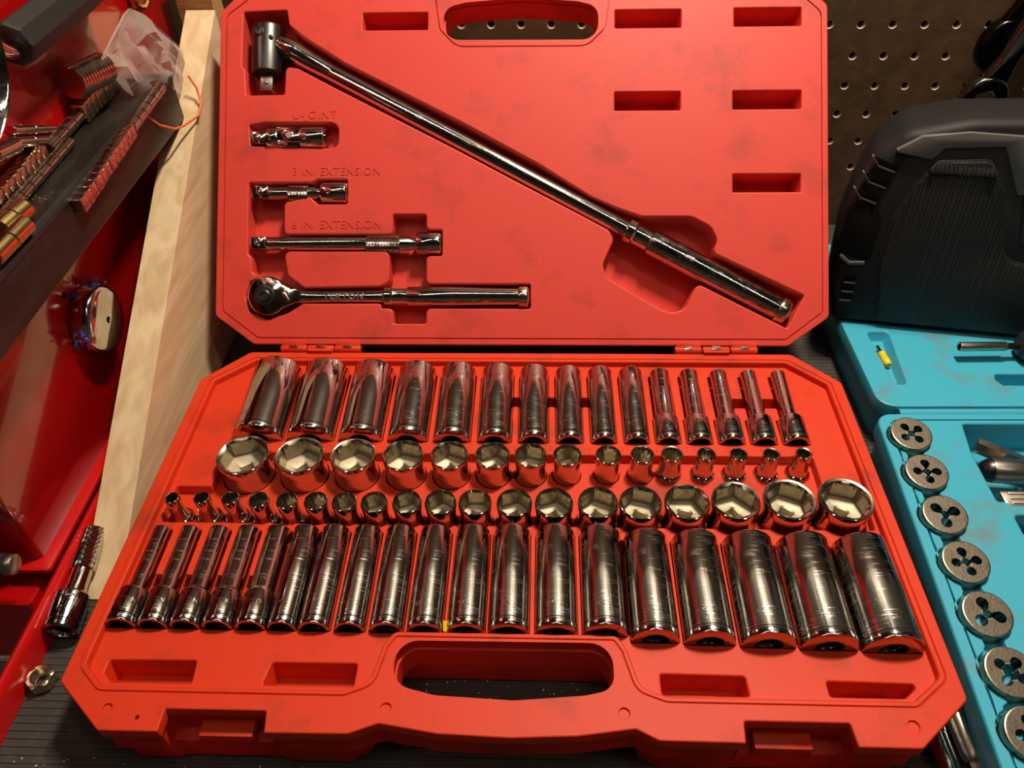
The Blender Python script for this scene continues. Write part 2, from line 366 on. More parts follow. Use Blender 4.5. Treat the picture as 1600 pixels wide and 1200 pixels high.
# drawer pan that the mat and the cases stand in
dr = thing('metal_drawer', 'bright red sheet metal drawer pan holding the black ribbed mat', 'drawer', T((0, 0, -0.004)))
MB().box(-0.275, 0.60, -0.160, 0.388, -0.010, -0.0005).build('pan', 'drawer_red', dr)
mb = MB(); loop = [(-0.2695, -0.006), (-0.2695, 0.019), (-0.2702, 0.0235), (-0.2725, 0.0255), (-0.2750, 0.0245), (-0.2762, 0.0215), (-0.2762, -0.006)]
mb.prism(loop, -0.388, 0.152, 0, Rx(math.pi / 2)); mb.build('side_wall', 'drawer_red', dr, 50)
mb = MB(); loop = [(-0.1435, -0.006), (-0.1435, 0.0045), (-0.1445, 0.0085), (-0.147, 0.010), (-0.152, 0.010), (-0.154, 0.007), (-0.154, -0.03), (-0.150, -0.03)]
mb.rings([[(-0.276, y, z) for y, z in loop], [(0.215, y - 0.002, z) for y, z in loop]]); mb.build('front_wall', 'drawer_red', dr, 50)
# ribbed mat
mb = MB(); ys = []; y = -0.1430
prof = []
while y < 0.382:
    prof += [(y, -0.0006), (y + 0.0006, 0.0), (y + 0.0024, 0.0), (y + 0.0030, -0.0006)]; y += 0.0042
n = len(prof)
V = [(-0.2692, p[0], p[1]) for p in prof] + [(0.56, p[0], p[1]) for p in prof]
mb.add(V, [(i, i + n, i + n + 1, i + 1) for i in range(n - 1)])
mb.add([(-0.2692, -0.143, -0.004), (0.56, -0.143, -0.004), (0.56, 0.382, -0.004), (-0.2692, 0.382, -0.004)], [(0, 1, 2, 3)])
tag(mb.build('ribbed_mat', 'rubber_mat', None, 0), 'black ribbed rubber liner mat under the open tool cases', 'mat')

# ================================================================== RED SOCKET CASE
case = thing('socket_case', 'open red plastic case with moulded tray and leaning lid', 'tool case', T((0, 0, 0)))
HB, TR = 0.045, 0.0405
OUT = mm([(-225, 109.4), (-197, 139.2), (197, 139.2), (225, 109.4), (225, -115), (195.6, -139.2), (166, -139.2), (165, -128), (115.5, -128), (114.5, -138.5), (74, -138.3), (63.5, -133), (36, -137), (4, -138.6), (-31, -137.4), (-60, -133), (-74, -138.3), (-114.5, -138.7), (-116, -128), (-166, -128), (-166, -139.2), (-195.6, -139.2), (-225, -115)])
OUTL = round_poly(OUT, [.006, .006, .006, .006, .005, .004, .001, .001, .001, .001, .006, .003, .03, .03, .03, .003, .006, .001, .001, .001, .001, .004, .005], 4)
HOLE = round_poly(mm([(-56.5, -113), (-56.5, -89.3), (54.7, -88.8), (54.7, -113.5), (40, -117), (5, -120.2), (-34, -118.4)]), [.012, .012, .012, .012, .02, .03, .03], 6)
BASIN = round_poly(mm([(-215.5, 108), (-191, 130.5), (191.5, 130.5), (215.5, 108), (216.5, -104), (199, -117.3), (80, -117.3), (67, -112.5), (61.5, -92), (57, -84.9), (-58.5, -84.9), (-63, -92), (-67, -112.2), (-80, -117.3), (-203, -117.3), (-216.5, -106)]), [.004, .004, .004, .004, .006, .005, .010, .008, .006, .004, .004, .006, .008, .010, .005, .006], 4)
# sockets: x of centre, outside diameter (mm), nominal size (mm)
R1 = [(-170.4, 34.0, 25.4), (-135.2, 31.5, 23.8), (-101.6, 29.0, 22.2), (-70.4, 26.5, 20.6), (-41.1, 24.6, 19.0), (-13.1, 22.6, 17.5), (12.5, 20.2, 15.9), (36.4, 18.2, 14.3), (58.6, 17.3, 12.7), (80.1, 16.8, 11.1), (100.6, 16.9, 9.5), (121.0, 16.9, 8.7), (141.5, 17.2, 7.9), (162.3, 17.2, 7.1), (183.0, 17.6, 6.4)]
R4 = [(-207.6, 17.0, 6), (-190.4, 16.6, 7), (-172.8, 16.6, 8), (-155.2, 16.6, 9), (-137.1, 16.6, 10), (-120.2, 15.8, 11), (-102.8, 16.9, 12), (-83.7, 16.6, 13), (-64.1, 18.1, 14), (-43.5, 18.9, 15), (-21.6, 20.2, 16), (1.1, 21.6, 17), (26.2, 22.6, 18), (51.9, 23.8, 19), (77.8, 25.2, 20), (105.9, 26.8, 21), (135.8, 28.8, 22), (166.6, 30.0, 23), (198.6, 31.4, 24)]
R2 = [(-170.8, 33.2, 25.4), (-134.6, 31.0, 23.8), (-100.6, 28.8, 22.2), (-68.9, 26.0, 20.6), (-39.7, 24.2, 19.0), (-12.7, 22.4, 17.5), (11.1, 20.4, 15.9), (34.0, 18.2, 14.3), (59.5, 16.2, 12.7), (80.7, 15.2, 11.1), (99.1, 13.8, 9.5), (120.3, 11.8, 8.7), (140.3, 11.2, 7.9), (160.5, 10.8, 7.1), (180.5, 10.2, 6.4)]
Y2 = [31.6, 31.7, 32.0, 32.3, 32.6, 33.0, 33.3, 33.6, 34.2, 34.6, 35.4, 35.4, 35.6, 36.0, 36.8]
R3 = [(-204.0, 8.9, 6), (-186.0, 9.7, 7), (-168.5, 11.0, 8), (-151.1, 12.4, 9), (-133.8, 13.0, 10), (-116.5, 14.2, 11), (-99.3, 15.0, 12), (-81.3, 16.4, 13), (-61.8, 17.7, 14), (-41.8, 19.0, 15), (-21.3, 19.9, 16), (2.0, 21.2, 17), (25.4, 22.8, 18), (51.3, 24.0, 19), (76.2, 25.2, 20), (103.6, 26.8, 21), (132.2, 28.6, 22), (163.7, 30.6, 23), (196.4, 32.0, 24)]
Y3 = [-3.4, -3.0, -3.0, -4.2, -4.5, -4.4, -4.8, -4.9, -4.4, -4.2, -4.0, -4.0, -3.8, -3.2, -3.0, -2.0, -0.6, 0.6, 1.2]
Y1 = 0.0548                                   # near (drive) ends of the back row
def Y4(i): return -0.0824 - 0.00002 * i if i < 14 else -0.0858 - 0.0008 * (i - 14)
def stepped(od, nom): return nom <= 10.1
def neck(nom): return nom * 1.05 + 3.6         # diameter of the thin hex end of small deep sockets
def sd_rect(X, Y, x0, x1, y0, y1, r=0.001):
    cx, cy, hx, hy = (x0 + x1) / 2, (y0 + y1) / 2, (x1 - x0) / 2 - r, (y1 - y0) / 2 - r
    dx = np.abs(X - cx) - hx; dy = np.abs(Y - cy) - hy
    return np.hypot(np.maximum(dx, 0), np.maximum(dy, 0)) + np.minimum(np.maximum(dx, dy), 0) - r
def smin(a, b, k):
    h = np.clip(0.5 + 0.5 * (b - a) / k, 0, 1); return b + (a - b) * h - k * h * (1 - h)
def sd_deep(X, Y, row, yf):
    D = np.full(X.shape, 1.0); g = 0.0006
    for i, (x, od, nom) in enumerate(row):
        x *= .001; r = od * .0005; y0 = yf(i)
        if stepped(od, nom):
            nr = neck(nom) * .0005
            d = np.minimum(sd_rect(X, Y, x - r - g, x + r + g, y0 - 0.0006, y0 + 0.0225, .0012), sd_rect(X, Y, x - nr - 0.0012, x + nr + 0.0012, y0 + 0.004, y0 + 0.0652, .002))
        else: d = sd_rect(X, Y, x - r - g, x + r + g, y0 - 0.0006, y0 + 0.0652, .0015)
        D = np.minimum(D, d)
    for i in ([5, 6, 7, 12, 13] if yf(1) > 0 else [0, 1, 2, 3]):
        xa, xb = row[i][0] * .001, row[i + 1][0] * .001; D = np.minimum(D, sd_rect(X, Y, xa, xb, yf(i) + (.033 if yf(1) > 0 else .024), yf(i) + (.043 if yf(1) > 0 else .034), .0015))
    return D
def sd_short(X, Y, row, ys):
    D = np.full(X.shape, 1.0)
    for (x, od, nom), y in zip(row, ys):
        r = max(od, 15.2 if nom <= 10.5 else 16.4) * .0005 + 0.0007
        D = smin(D, np.hypot(X - x * .001, Y - y * .001) - r, 0.0035)
    return D
def sd_shelf(X, Y):
    D = np.minimum(sd_rect(X, Y, -.1905, .1915, .010, .0455, .003), sd_rect(X, Y, -.2125, .2140, -.0128, .0165, .003))
    for row, ys in ((R2, Y2), (R3, Y3)):
        for (x, od, nom), y in zip(row, ys): D = np.minimum(D, np.hypot(X - x * .001, Y - y * .001) - (max(od, 15.0 if nom <= 10.5 else 0) * .0005 + 0.0022))
    return D
RES = 0.0008
def lim(l): xs = [p[0] for p in l]; ys = [p[1] for p in l]; return min(xs), max(xs), min(ys), max(ys)
pockets = []; spockets = []; SH = 0.0335
for row, yf in ((R1, lambda i: Y1), (R4, Y4)):
    y0 = yf(0)
    for l in contours(lambda X, Y: sd_deep(X, Y, row, yf), -0.222, 0.222, y0 - 0.012, y0 + 0.075, RES):
        a, b, c, d = lim(l); rr = [od * .0005 for x, od, nom in row if a < x * .001 < b]
        pockets.append((l, max(rr) + 0.0006 if rr else 0.009))
for row, ys in ((R2, Y2), (R3, Y3)):
    y0 = ys[7] * .001
    for l in contours(lambda X, Y: sd_short(X, Y, row, ys), -0.222, 0.222, y0 - 0.03, y0 + 0.03, RES): spockets.append(l)
shelf = contours(sd_shelf, -0.222, 0.222, -0.03, 0.06, RES)
FS = [[(-207.5, -99.8), (-160, -99.3), (-158.5, -113.6), (-201.5, -113.6), (-207.5, -108.5)], [(-121.5, -99.6), (-75.5, -99.4), (-75.5, -113.4), (-124, -113.6)], [(77.5, -101.8), (121.8, -102.3), (122.3, -114.5), (77.5, -114.5)], [(160.0, -104), (204.5, -104.6), (205.0, -108.0), (197.5, -113.8), (160.0, -113.8)]]
FSL = [round_poly(mm(p), 0.0022, 3) for p in FS]
# drain slots beside the narrow necks of the small deep sockets
mb = MB()
groove_o = inset(BASIN, -0.0027); groove_i = inset(BASIN, -0.0016)
BUMPS = [[(x * .001 + r * math.cos(a * math.pi / 10), y * .001 + r * math.sin(a * math.pi / 10)) for a in range(20)] for x, y, r in ((-195.2, -128.4, .0030), (-57.5, -125.2, .0030), (58.5, -125.2, .0030), (194.7, -128.6, .0032), (-178.6, -132.4, .0015))]
flat(mb, [inset(OUTL, 0.0008), HOLE, groove_o, groove_i, BASIN] + BUMPS, HB)
for i, l in enumerate(BUMPS): pocket(mb, l, HB, 0.0012 if i < 4 else 0.006, 0.0004, 0.0001)
walls(mb, groove_o, [(0, HB), (0.0003, HB - 0.0006), (0.0005, HB - 0.0010)]); walls(mb, groove_i, [(0, HB), (-0.0003, HB - 0.0006), (-0.0005, HB - 0.0010)])
flat(mb, [inset(groove_o, 0.0005), inset(groove_i, -0.0005)], HB - 0.0010)
blast = walls(mb, BASIN, [(0, HB), (0.0004, HB - 0.0002), (0.0007, HB - 0.0006), (0.0008, HB - 0.0012), (0.0012, TR)])
flat(mb, [blast] + [p for p, _ in pockets] + FSL + shelf, TR)
sfl = [walls(mb, l, [(0, TR), (.0003, TR - .0001), (.0007, TR - .0004), (.0009, TR - .0009), (.0011, SH)]) for l in shelf]
flat(mb, sfl + spockets, SH)
for l in spockets: pocket(mb, l, SH, SH - 0.0261, 0.0006, 0.0003)
for l, d in pockets: pocket(mb, l, TR, d, 0.0004, 0.0002)
for l in FSL: pocket(mb, l, TR, 0.0150, 0.0009, 0.0012)
# outer skirt, handle underside and hole wall
walls(mb, OUTL, [(0.0008, HB), (0.0003, HB - 0.0003), (0, HB - 0.001), (0, HB - 0.007), (0.0022, HB - 0.0075), (0.0022, 0.020)])
flat(mb, [inset(OUTL, 0.0022), HOLE], 0.020)
walls(mb, HOLE, [(0, HB), (-0.0004, HB - 0.0010), (-0.0004, HB - 0.008), (0.0006, HB - 0.0085), (0.0006, 0.020)])
base = mb.build('base_tray', 'case_red', case, 34, None, True)
# slot ribs in the front pockets
for x0, x1, y in ((-186, -163.5, -109.5), (-112, -88, -109), (86, 108, -109.3), (170, 194, -109.8)):
    MB().box(x0 * .001, x1 * .001, y * .001 - .0012, y * .001 + .0012, TR - 0.0155, TR - 0.0115, None, 0.0008).build('slot_rib', 'case_red', base, 40)
# lower body of the base
LOW = mm([(-219, 107), (-194, 134), (194, 134), (219, 107), (219, -112), (192, -134.5), (168, -134.5), (166, -133.0), (114, -133.0), (110, -135), (80, -135), (68, -129), (60, -89.0), (-61, -89.0), (-69, -129), (-80, -135), (-111, -135), (-115, -133), (-167, -133), (-169, -134.5), (-192, -134.5), (-219, -112)])
LOWL = round_poly(LOW, 0.006, 3); mb = MB()
walls(mb, LOWL, [(0.0, 0.0205), (0.0, 0.019), (0.0005, 0.002), (0.002, 0.0003)]); flat(mb, [inset(LOWL, 0.002)], 0.0003); flat(mb, [LOWL], 0.0205)
mb.build('base_shell', 'case_red_grain', case, 34, None, True)
for x0, x1 in ((-152, -125), (122, 150)): MB().box(x0 * .001, x1 * .001, -0.1345, -0.125, 0.021, 0.030, None, 0.0008).build('latch_tab', 'case_red', case, 40)

# embossed size marks on the tray
def tray_text(txt, x, y, size, rot=0.0): text_obj('embossed_number', txt, size, 0.00025, 'case_red', base, T((x * .001, y * .001, TR)) @ Rz(rot), 0.0, 'CENTER')
SAE = ['1', '15/16', '7/8', '13/16', '3/4', '11/16', '5/8', '9/16', '1/2', '7/16', '3/8', '11/32', '5/16', '9/32', '1/4']
for i, t_ in enumerate(SAE):
    tray_text(t_, R1[i][0] + (9.5 if 3 < i < 10 else 0), 48.4, 0.0048)
for i in range(19): tray_text(str(6 + i), R3[i][0] if i < 9 else (R3[i][0] + R3[min(18, i + 1)][0]) / 2, -16.4 if i < 9 else -17.4, 0.0046 if i < 9 else 0.0036)

# lid
LL = 0.7847
LX, LU, LN = Vector((1, 0, 0)), Vector((0, math.sin(LL), math.cos(LL))), Vector((0, -math.cos(LL), math.sin(LL)))
LM = Matrix.Identity(4)
for i in range(3): LM[i][0] = LX[i]; LM[i][1] = LU[i]; LM[i][2] = LN[i]
LM[0][3], LM[1][3], LM[2][3] = 0.0, 0.144, HB + 0.0022
LD = 0.030
LO = round_poly(mm([(-195.6, 0.8), (195.6, 0.8), (225, 22), (225, 251), (197, 278), (74, 278), (63, 272), (0, 277), (-63, 272), (-74, 278), (-197, 278), (-225, 251), (-225, 22)]), [.006, .006, .006, .006, .006, .006, .004, .05, .004, .006, .006, .006, .006], 4)
LH_ = round_poly(mm([(-56.5, 252), (-56.5, 227.8), (58, 227.0), (58, 252), (42, 256), (0, 259), (-40, 256)]), [.012, .016, .014, .012, .02, .03, .02], 6)
LG = round_poly(mm([(-192.5, 5.6), (194, 5.6), (220.2, 25.5), (220.2, 246), (196, 268), (76, 268), (66, 260), (63.5, 236), (50, 222.4), (-47, 222.8), (-59.5, 236), (-63, 260), (-73, 268), (-194, 268), (-220.2, 248), (-219.5, 25.5)]), [.004, .004, .004, .008, .004, .01, .008, .008, .014, .014, .008, .008, .01, .004, .008, .004], 5)
BREAKER = round_poly(mm([(-208.4, 251.6), (-173.8, 252.7), (-172.0, 241.0), (-160.5, 231.6), (-129.8, 211.9), (-41.3, 166.4), (13.8, 136.1), (53.9, 110.8), (71.2, 103.2), (90.3, 96.5), (126.5, 96.4), (140.9, 88.9), (146.5, 78.0), (142.6, 69.4), (208.8, 38.0), (195.4, 12.4), (131.2, 44.9), (122.4, 27.0), (112.2, 23.7), (103.4, 26.5), (64.4, 49.5), (60.6, 59.8), (69.0, 78.7), (65.6, 84.8), (46.4, 95.2), (-4.9, 122.3), (-49.7, 146.3), (-135.8, 190.6), (-166.0, 206.6), (-174.0, 208.0), (-174.6, 186.7), (-205.6, 186.4), (-206.6, 206.8), (-209.1, 208.3)]), [.0025] * 10 + [.014, .012, .010, .003, .0025, .0025, .003, .010, .010, .010, .010, .010, .006] + [.0025] * 11, 5)
UJ = round_poly(mm([(-203.0, 165.6), (-190.9, 167.9), (-147.5, 167.6), (-133.4, 167.0), (-133.4, 146.2), (-147.1, 146.0), (-201.2, 148.2)]), [.002, .002, .002, .009, .009, .002, .003], 5)
EXTP = round_poly(mm([(-202.3, 122.6), (-154.0, 122.5), (-149.7, 124.8), (-126.2, 124.8), (-126.0, 104.2), (-149.5, 104.2), (-155.3, 109.5), (-173.5, 105.7), (-173.2, 83.7), (-93.7, 83.6), (-93.9, 98.4), (-67.2, 98.3), (-67.1, 87.0), (-55.2, 87.0), (-55.1, 65.6), (-66.9, 65.6), (-66.7, 46.8), (10.2, 46.8), (10.3, 26.6), (-66.5, 26.6), (-66.4, 15.3), (-92.9, 15.3), (-93.1, 26.6), (-101.7, 26.6), (-101.7, 30.2), (-158.9, 30.0), (-170.1, 23.0), (-185.6, 17.9), (-199.8, 23.5), (-203.6, 36.4), (-200.5, 48.0), (-194.8, 50.7), (-199.2, 54.5), (-199.3, 64.6), (-202.3, 67.9)]), .0024, 3)
ISL = round_poly(mm([(-172.9, 68.9), (-96.4, 68.8), (-96.1, 48.3), (-101.7, 44.9), (-158.1, 43.8), (-170.0, 52.6)]), .003, 3)
SL = [round_poly(mm(rect(*s)), .0016, 3) for s in ((-118.2, 234.9, -67.6, 249.7), (69.3, 234.5, 119.5, 249.8), (156.3, 234.8, 206.8, 250.2), (69.1, 173.0, 119.1, 188.6), (155.3, 173.3, 206.6, 188.8), (155.2, 112.2, 205.9, 127.4))]
mb = MB()
lg_o, lg_i = inset(LG, -0.0005), inset(LG, 0.0005)
flat(mb, [inset(LO, 0.0008), LH_, lg_o, lg_i, BREAKER, UJ, EXTP, ISL] + SL, 0.0)
walls(mb, lg_o, [(0, 0), (0.0003, -0.0013)]); walls(mb, lg_i, [(0, 0), (-0.0003, -0.0013)]); flat(mb, [inset(lg_o, 0.0003), inset(lg_i, -0.0003)], -0.0013)
pocket(mb, BREAKER, 0, 0.021, 0.0010, 0.0006); pocket(mb, UJ, 0, 0.012, 0.0010, 0.0006)
isl_floor = walls(mb, ISL, [(0, 0), (-0.0004, -0.00012), (-0.00085, -0.0005), (-0.001, -0.001), (-0.0014, -0.014)])
pocket(mb, EXTP, 0, 0.014, 0.0010, 0.0006, True, [isl_floor])
for l in SL: pocket(mb, l, 0, 0.024, 0.0010, 0.0010)
walls(mb, LO, [(0.0008, 0), (0.0002, -0.0003), (0, -0.001), (0, -0.006), (0.002, -0.0065), (0.003, -LD)]); flat(mb, [inset(LO, 0.003), LH_], -LD)
walls(mb, LH_, [(0, 0), (-0.0004, -0.001), (-0.0004, -0.006), (0.0006, -0.0065), (0.0006, -LD)])
lid = mb.build('lid', 'lid_red_hazed', case, 34, LM, True)
for txt, x, y, wd in (('U-JOINT', -169.2, 169.4, 32.8), ('3 IN. EXTENSION', -168.5, 126.9, 65.0), ('6 IN. EXTENSION', -168.4, 87.1, 66.0)):
    me_ = text_mesh(txt, 0.0086, 0.0003, 0, 'LEFT', 1.1); ww = max(v.co.x for v in me_.vertices) - min(v.co.x for v in me_.vertices)
    bpy.data.meshes.remove(me_)
    text_obj('embossed_text', txt, 0.0086, 0.0005, 'lid_red_hazed', lid, T((x * .001, y * .001, 0.0)) @ Matrix.Diagonal((wd * .001 / ww, 1.0, 1.0, 1.0)), 0.0, 'LEFT', 1.1)
for x, y, w_ in ((-93, 240.2, 18), (180, 240.0, 22), (180, 115.2, 14)): MB().box((x - w_ / 2) * .001, (x + w_ / 2) * .001, (y - .6) * .001, (y + .6) * .001, -0.0245, -0.0220, None, .0003).build('slot_rib', 'case_red', lid, 40)
# hinges
def hinge(xa):
    for k in range(3):
        x0 = (xa + k * 20.0) * .001; x1 = x0 + 0.0192; yc, zc = 0.1418, HB + 0.0005
        mb = MB(); mb.cyl((x0, yc, zc), (x1, yc, zc), 0.0030, n=16, b=0.0006)
        if k == 1: mb.box(x0 + .0006, x1 - .0006, 0.1375, yc, zc - 0.004, zc + 0.0022)
        kn = mb.build('hinge_knuckle', 'case_red', case, 40)
        if k != 1:
            lf = MB().box(x0 + .0006, x1 - .0006, -0.0015, 0.0030, -0.004, 0.0022, None, .0005); lf.build('hinge_leaf', 'case_red', case, 40, LM)
        MB().box(x0 + .0064, x1 - .0064, yc - .0019, yc + .0014, zc + 0.0022, zc + 0.0034, None, .0003).build('pin_window', 'chrome', kn, 40)
hinge(-174.5); hinge(114.0)

# ================================================================== SOCKETS
N = 48
ORD = ['first', 'second', 'third', 'fourth', 'fifth', 'sixth', 'seventh', 'eighth', 'ninth', 'tenth', 'eleventh', 'twelfth', 'thirteenth', 'fourteenth', 'fifteenth', 'sixteenth', 'seventeenth', 'eighteenth', 'nineteenth']
def nth(i, n, by): 
    return ('leftmost' if i == 0 else 'rightmost' if i == n - 1 else ORD[i] + ' from left')
def deep_socket(x, od, nom, y0, label, group, m, mark, tilt=0.0):
    r = od * .0005; L = 0.0640; rot = random.uniform(0, 1.0); z_ax = TR + 0.0012
    st = stepped(od, nom); nr = neck(nom) * .0005 if st else r
    hx = nom * .001; cb = min(r - 0.0016, 0.0050 + r * 0.16)
    R = [ngon(4, 0.0096, 0.014, N, rot), ngon(4, 0.0096, 0.0045, N, rot), crot(cb * .96, 0.0045, N, rot), crot(cb, 0.0003, N, rot), crot(cb + .0003, 0, N, rot), crot(r - .0010, 0, N, rot), crot(r - .0003, .0003, N, rot), crot(r, .0010, N, rot), crot(r, .0036, N, rot), crot(r - .0003, .0039, N, rot), crot(r - .0003, .0045, N, rot), crot(r, .0048, N, rot)]
    if st: R += [crot(r, .0195, N, rot), crot(r - .0006, .0208, N, rot), crot(nr + .0004, .0218, N, rot), crot(nr, .0226, N, rot)]
    else: R += [crot(r, .010, N, rot), crot(r, .030, N, rot)]
    hc = hx / math.cos(math.pi / 6) / 2
    R += [crot(nr, L - .0010, N, rot), crot(nr - .0003, L - .0003, N, rot), crot(nr - .0010, L, N, rot), crot(min(hc * 1.02, nr - .0011), L - .0002, N, rot), ngon(6, hx, L - .0016, N, rot), ngon(6, hx, L - .022, N, rot)]
    M = T((x * .001, y0, z_ax - tilt * .028)) @ Rx(-math.pi / 2 + tilt)
    o = MB().rings(R, True, True).build('deep_socket', m, None, 32, M)
    me = text_mesh('TEKTON\n' + mark, min(.0042, od * .00021), .00008, 0.0, 'CENTER', 1.05); sh = random.uniform(-.3, .3)
    for v in me.vertices:
        ph = v.co.x / r + sh; rr = r + v.co.z; v.co = (rr * math.sin(ph), -rr * math.cos(ph), .0110 + v.co.y)
    me.materials.clear(); me.materials.append(MATS['chrome']); me.name = 'stamped_text'
    t_ = bpy.data.objects.new('stamped_text', me); COL.objects.link(t_); t_.parent = o
    return tag(o, label, 'socket', group)
def short_socket(x, y, od, nom, label, group, m='chrome'):
    ztop = 0.0530; H = 0.0268; r = od * .0005; rot = random.choice([0, math.pi / 6, 0.25, -0.2, 0.12]) + math.pi / 2
    hx = nom * .001; hc = hx / math.cos(math.pi / 6) / 2; rd = 0.0076 if nom <= 10.5 else max(0.0082, r * 1.0)
    hc_in = min(hc * 1.01, r - .0006)
    if hc > r - .0005: hx = (r - .0006) * 2 * math.cos(math.pi / 6); hc_in = r - .0006
    t = ztop
    body = [crot(r - .0006, t - .00005, N, rot), crot(r - .0002, t - .0003, N, rot), crot(r, t - .0009, N, rot)]
    if nom <= 10.5: body += [crot(r * .97, t - .0060, N, rot), crot(r * .99, t - .0110, N, rot), crot(r * 1.10, t - .0150, N, rot), crot(rd - .0018, t - .0175, N, rot), crot(rd - .0005, t - .0183, N, rot), crot(rd, t - .0192, N, rot)]
    else: body += [crot(r, t - .0035, N, rot), crot(r * .95, t - .0085, N, rot), crot(r * .93, t - .0120, N, rot), crot(r * .95, t - .0155, N, rot), crot(rd * .98, t - .0200, N, rot), crot(rd, t - .0222, N, rot)]
    body += [crot(rd, t - H + .001, N, rot), crot(rd - .001, t - H, N, rot)]
    inner = [crot(r - .0006, t - .00005, N, rot), crot(hc_in, t - .00035, N, rot), ngon(6, hx, t - .0018, N, rot), ngon(6, hx, t - .0135, N, rot)]
    fr = min(hx * .49, 0.0062)
    th = thing('short_socket', label, 'socket', T((x * .001, y * .001, ztop - H)), group)
    Mi = T((0, 0, -(ztop - H)))
    MB().rings(body, False, True, Mi).build('body', m, th, 32)
    MB().rings(inner, False, False, Mi).build('hex_bore', 'bore_wall', th, 25)
    dk = [ngon(6, hx, t - .0135, N, rot), crot(fr, t - .0142, N, rot), ngon(4, min(.0088, fr * 1.35), t - .0150, N, rot), ngon(4, min(.0088, fr * 1.35), t - .0200, N, rot)]
    MB().rings(dk, False, True, Mi).build('bore_floor', 'chrome_bore', th, 25)
    return th
for i, (x, od, nom) in enumerate(R1):
    k = 'slim stepped' if stepped(od, nom) else 'wide' if od > 28 else 'plain'
    deep_socket(x, od, nom, Y1, f'{k} chrome deep socket in the back row by the hinge, {nth(i, 15, 0)}', 'deep sockets of the back row', 'chrome' if i < 3 else 'chrome_worn', SAE[i], math.radians(3.5))
for i, (x, od, nom) in enumerate(R4):
    k = 'slim stepped' if stepped(od, nom) else 'wide scratched' if od > 28 else 'plain'
    deep_socket(x, od, nom, Y4(i), f'{k} chrome deep socket in the row nearest the handle, {nth(i, 19, 0)}', 'deep sockets of the front row', 'chrome_worn', str(6 + i))
for i, (x, od, nom) in enumerate(R2):
    k = 'tiny flanged' if nom <= 10.5 else 'wide open' if od > 25 else 'medium'
    short_socket(x, Y2[i], od, nom, f'{k} chrome shallow socket standing behind the metric row, {nth(i, 15, 0)}', 'shallow sockets of the second row')
for i, (x, od, nom) in enumerate(R3):
    k = 'tiny flanged' if nom <= 10.5 else 'wide open' if od > 25 else 'medium'
    short_socket(x, Y3[i], od, nom, f'{k} chrome shallow socket standing in the third row, {nth(i, 19, 0)}', 'shallow sockets of the third row')

ys_ = MB().prism(round_poly([(-.0011, -.0030), (.0010, -.0034), (.0007, 0), (.0013, .0026), (-.0004, .0020), (-.0013, .0030)], .0003, 2), 0, .0006, .0001, T((-0.0325, -0.0795, TR + .0030)) @ Rx(.5))
tag(ys_.build('yellow_scrap', 'yellow', None, 0), 'tiny yellow paper scrap stuck between two front row sockets', 'scrap')

# ================================================================== TOOLS IN THE LID (local frame: x along hinge, y up the lid, z out of the lid)
def lathe_obj(name, prof, M, m, parent, n=32, smooth=32): return MB().lathe(prof, n, M).build(name, m, parent, smooth)
def lp(x, y, z=0.0): return Vector((x * .001, y * .001, z * .001))
def along(p, q, up=(0, 0, 1)): return axis_frame(p, q - p, up)
def knurl(name, p, q, r, parent, m='chrome', n=40, k=12):
    M = along(p, q); ln = (q - p).length; R = []
    for j in range(k + 1): R.append([((r + (.00035 if (i + j) % 2 else -.0001)) * math.cos(2 * math.pi * i / n), (r + (.00035 if (i + j) % 2 else -.0001)) * math.sin(2 * math.pi * i / n), ln * j / k) for i in range(n)])
    return MB().rings(R, True, True, M).build(name, m, parent, 0)
def square_drive(p, d, s, ln, parent, ballz=(0, 0, 1), m='chrome'):
    M = axis_frame(p, d, ballz); b = .0008; h = s / 2
    sq = round_poly([(-h, -h), (h, -h), (h, h), (-h, h)], .0008, 2)
    dr_ = MB().prism(sq, 0, ln, .0007, M).build('square_drive', m, parent, 30)
    q = Vector(p) + Vector(d).normalized() * ln * .62 + Vector(ballz).normalized() * (h - .0003)
    bp = MB(); Mb = axis_frame(q, ballz, d); bp.lathe([(.0017, 0), (.0016, .0006), (.0011, .0011), (.0004, .0014)], 14, Mb); bp.build('detent_ball', 'chrome', dr_, 60)
    return dr_
# breaker bar
bb = thing('breaker_bar', 'long chrome breaker bar lying diagonally across the lid', 'breaker bar', LM)
zb = -6.0
hd = MB(); hx_ = -190.0
hd.lathe([(.0114, 0), (.0124, .001), (.0124, .034), (.0118, .036), (.0096, .0372)], 36, along(lp(hx_, 204.5, zb), lp(hx_, 242, zb)))
head = hd.build('flex_head', 'steel_dark', bb, 35)
square_drive(lp(hx_, 205.5, zb), Vector((0, -1, 0)), .0095, .0135, bb, (0, 0, 1), 'steel_satin')
MB().lathe([(.0040, 0), (.0040, .0008), (.0032, .0012), (.0022, .0012), (.0020, .0004)], 20, T(lp(-193, 233.5, zb + 11.3))).build('pivot_screw', 'steel_dark', head, 40)
MB().lathe([(.0018, 0), (.0016, .0009), (.0006, .0014)], 14, T(lp(-184.5, 229, zb + 11.1))).build('rivet', 'steel_dark', head, 40)
a0, a1 = lp(-172.9, 222.8, zb), lp(83.1, 85.3, zb); ad = (a1 - a0).normalized()
fk = MB(); Mf = axis_frame(a0 - ad * .004, ad)
def oval(rx, ry, z, n=28): return [(rx * math.cos(2 * math.pi * i / n), ry * math.sin(2 * math.pi * i / n), z) for i in range(n)]
fk.rings([oval(.0075, .0115, -.004), oval(.0085, .0125, .001), oval(.0085, .0105, .010), oval(.0076, .0078, .022), oval(.0066, .0066, .040)], True, True, Mf); fk.build('fork', 'chrome', bb, 50)
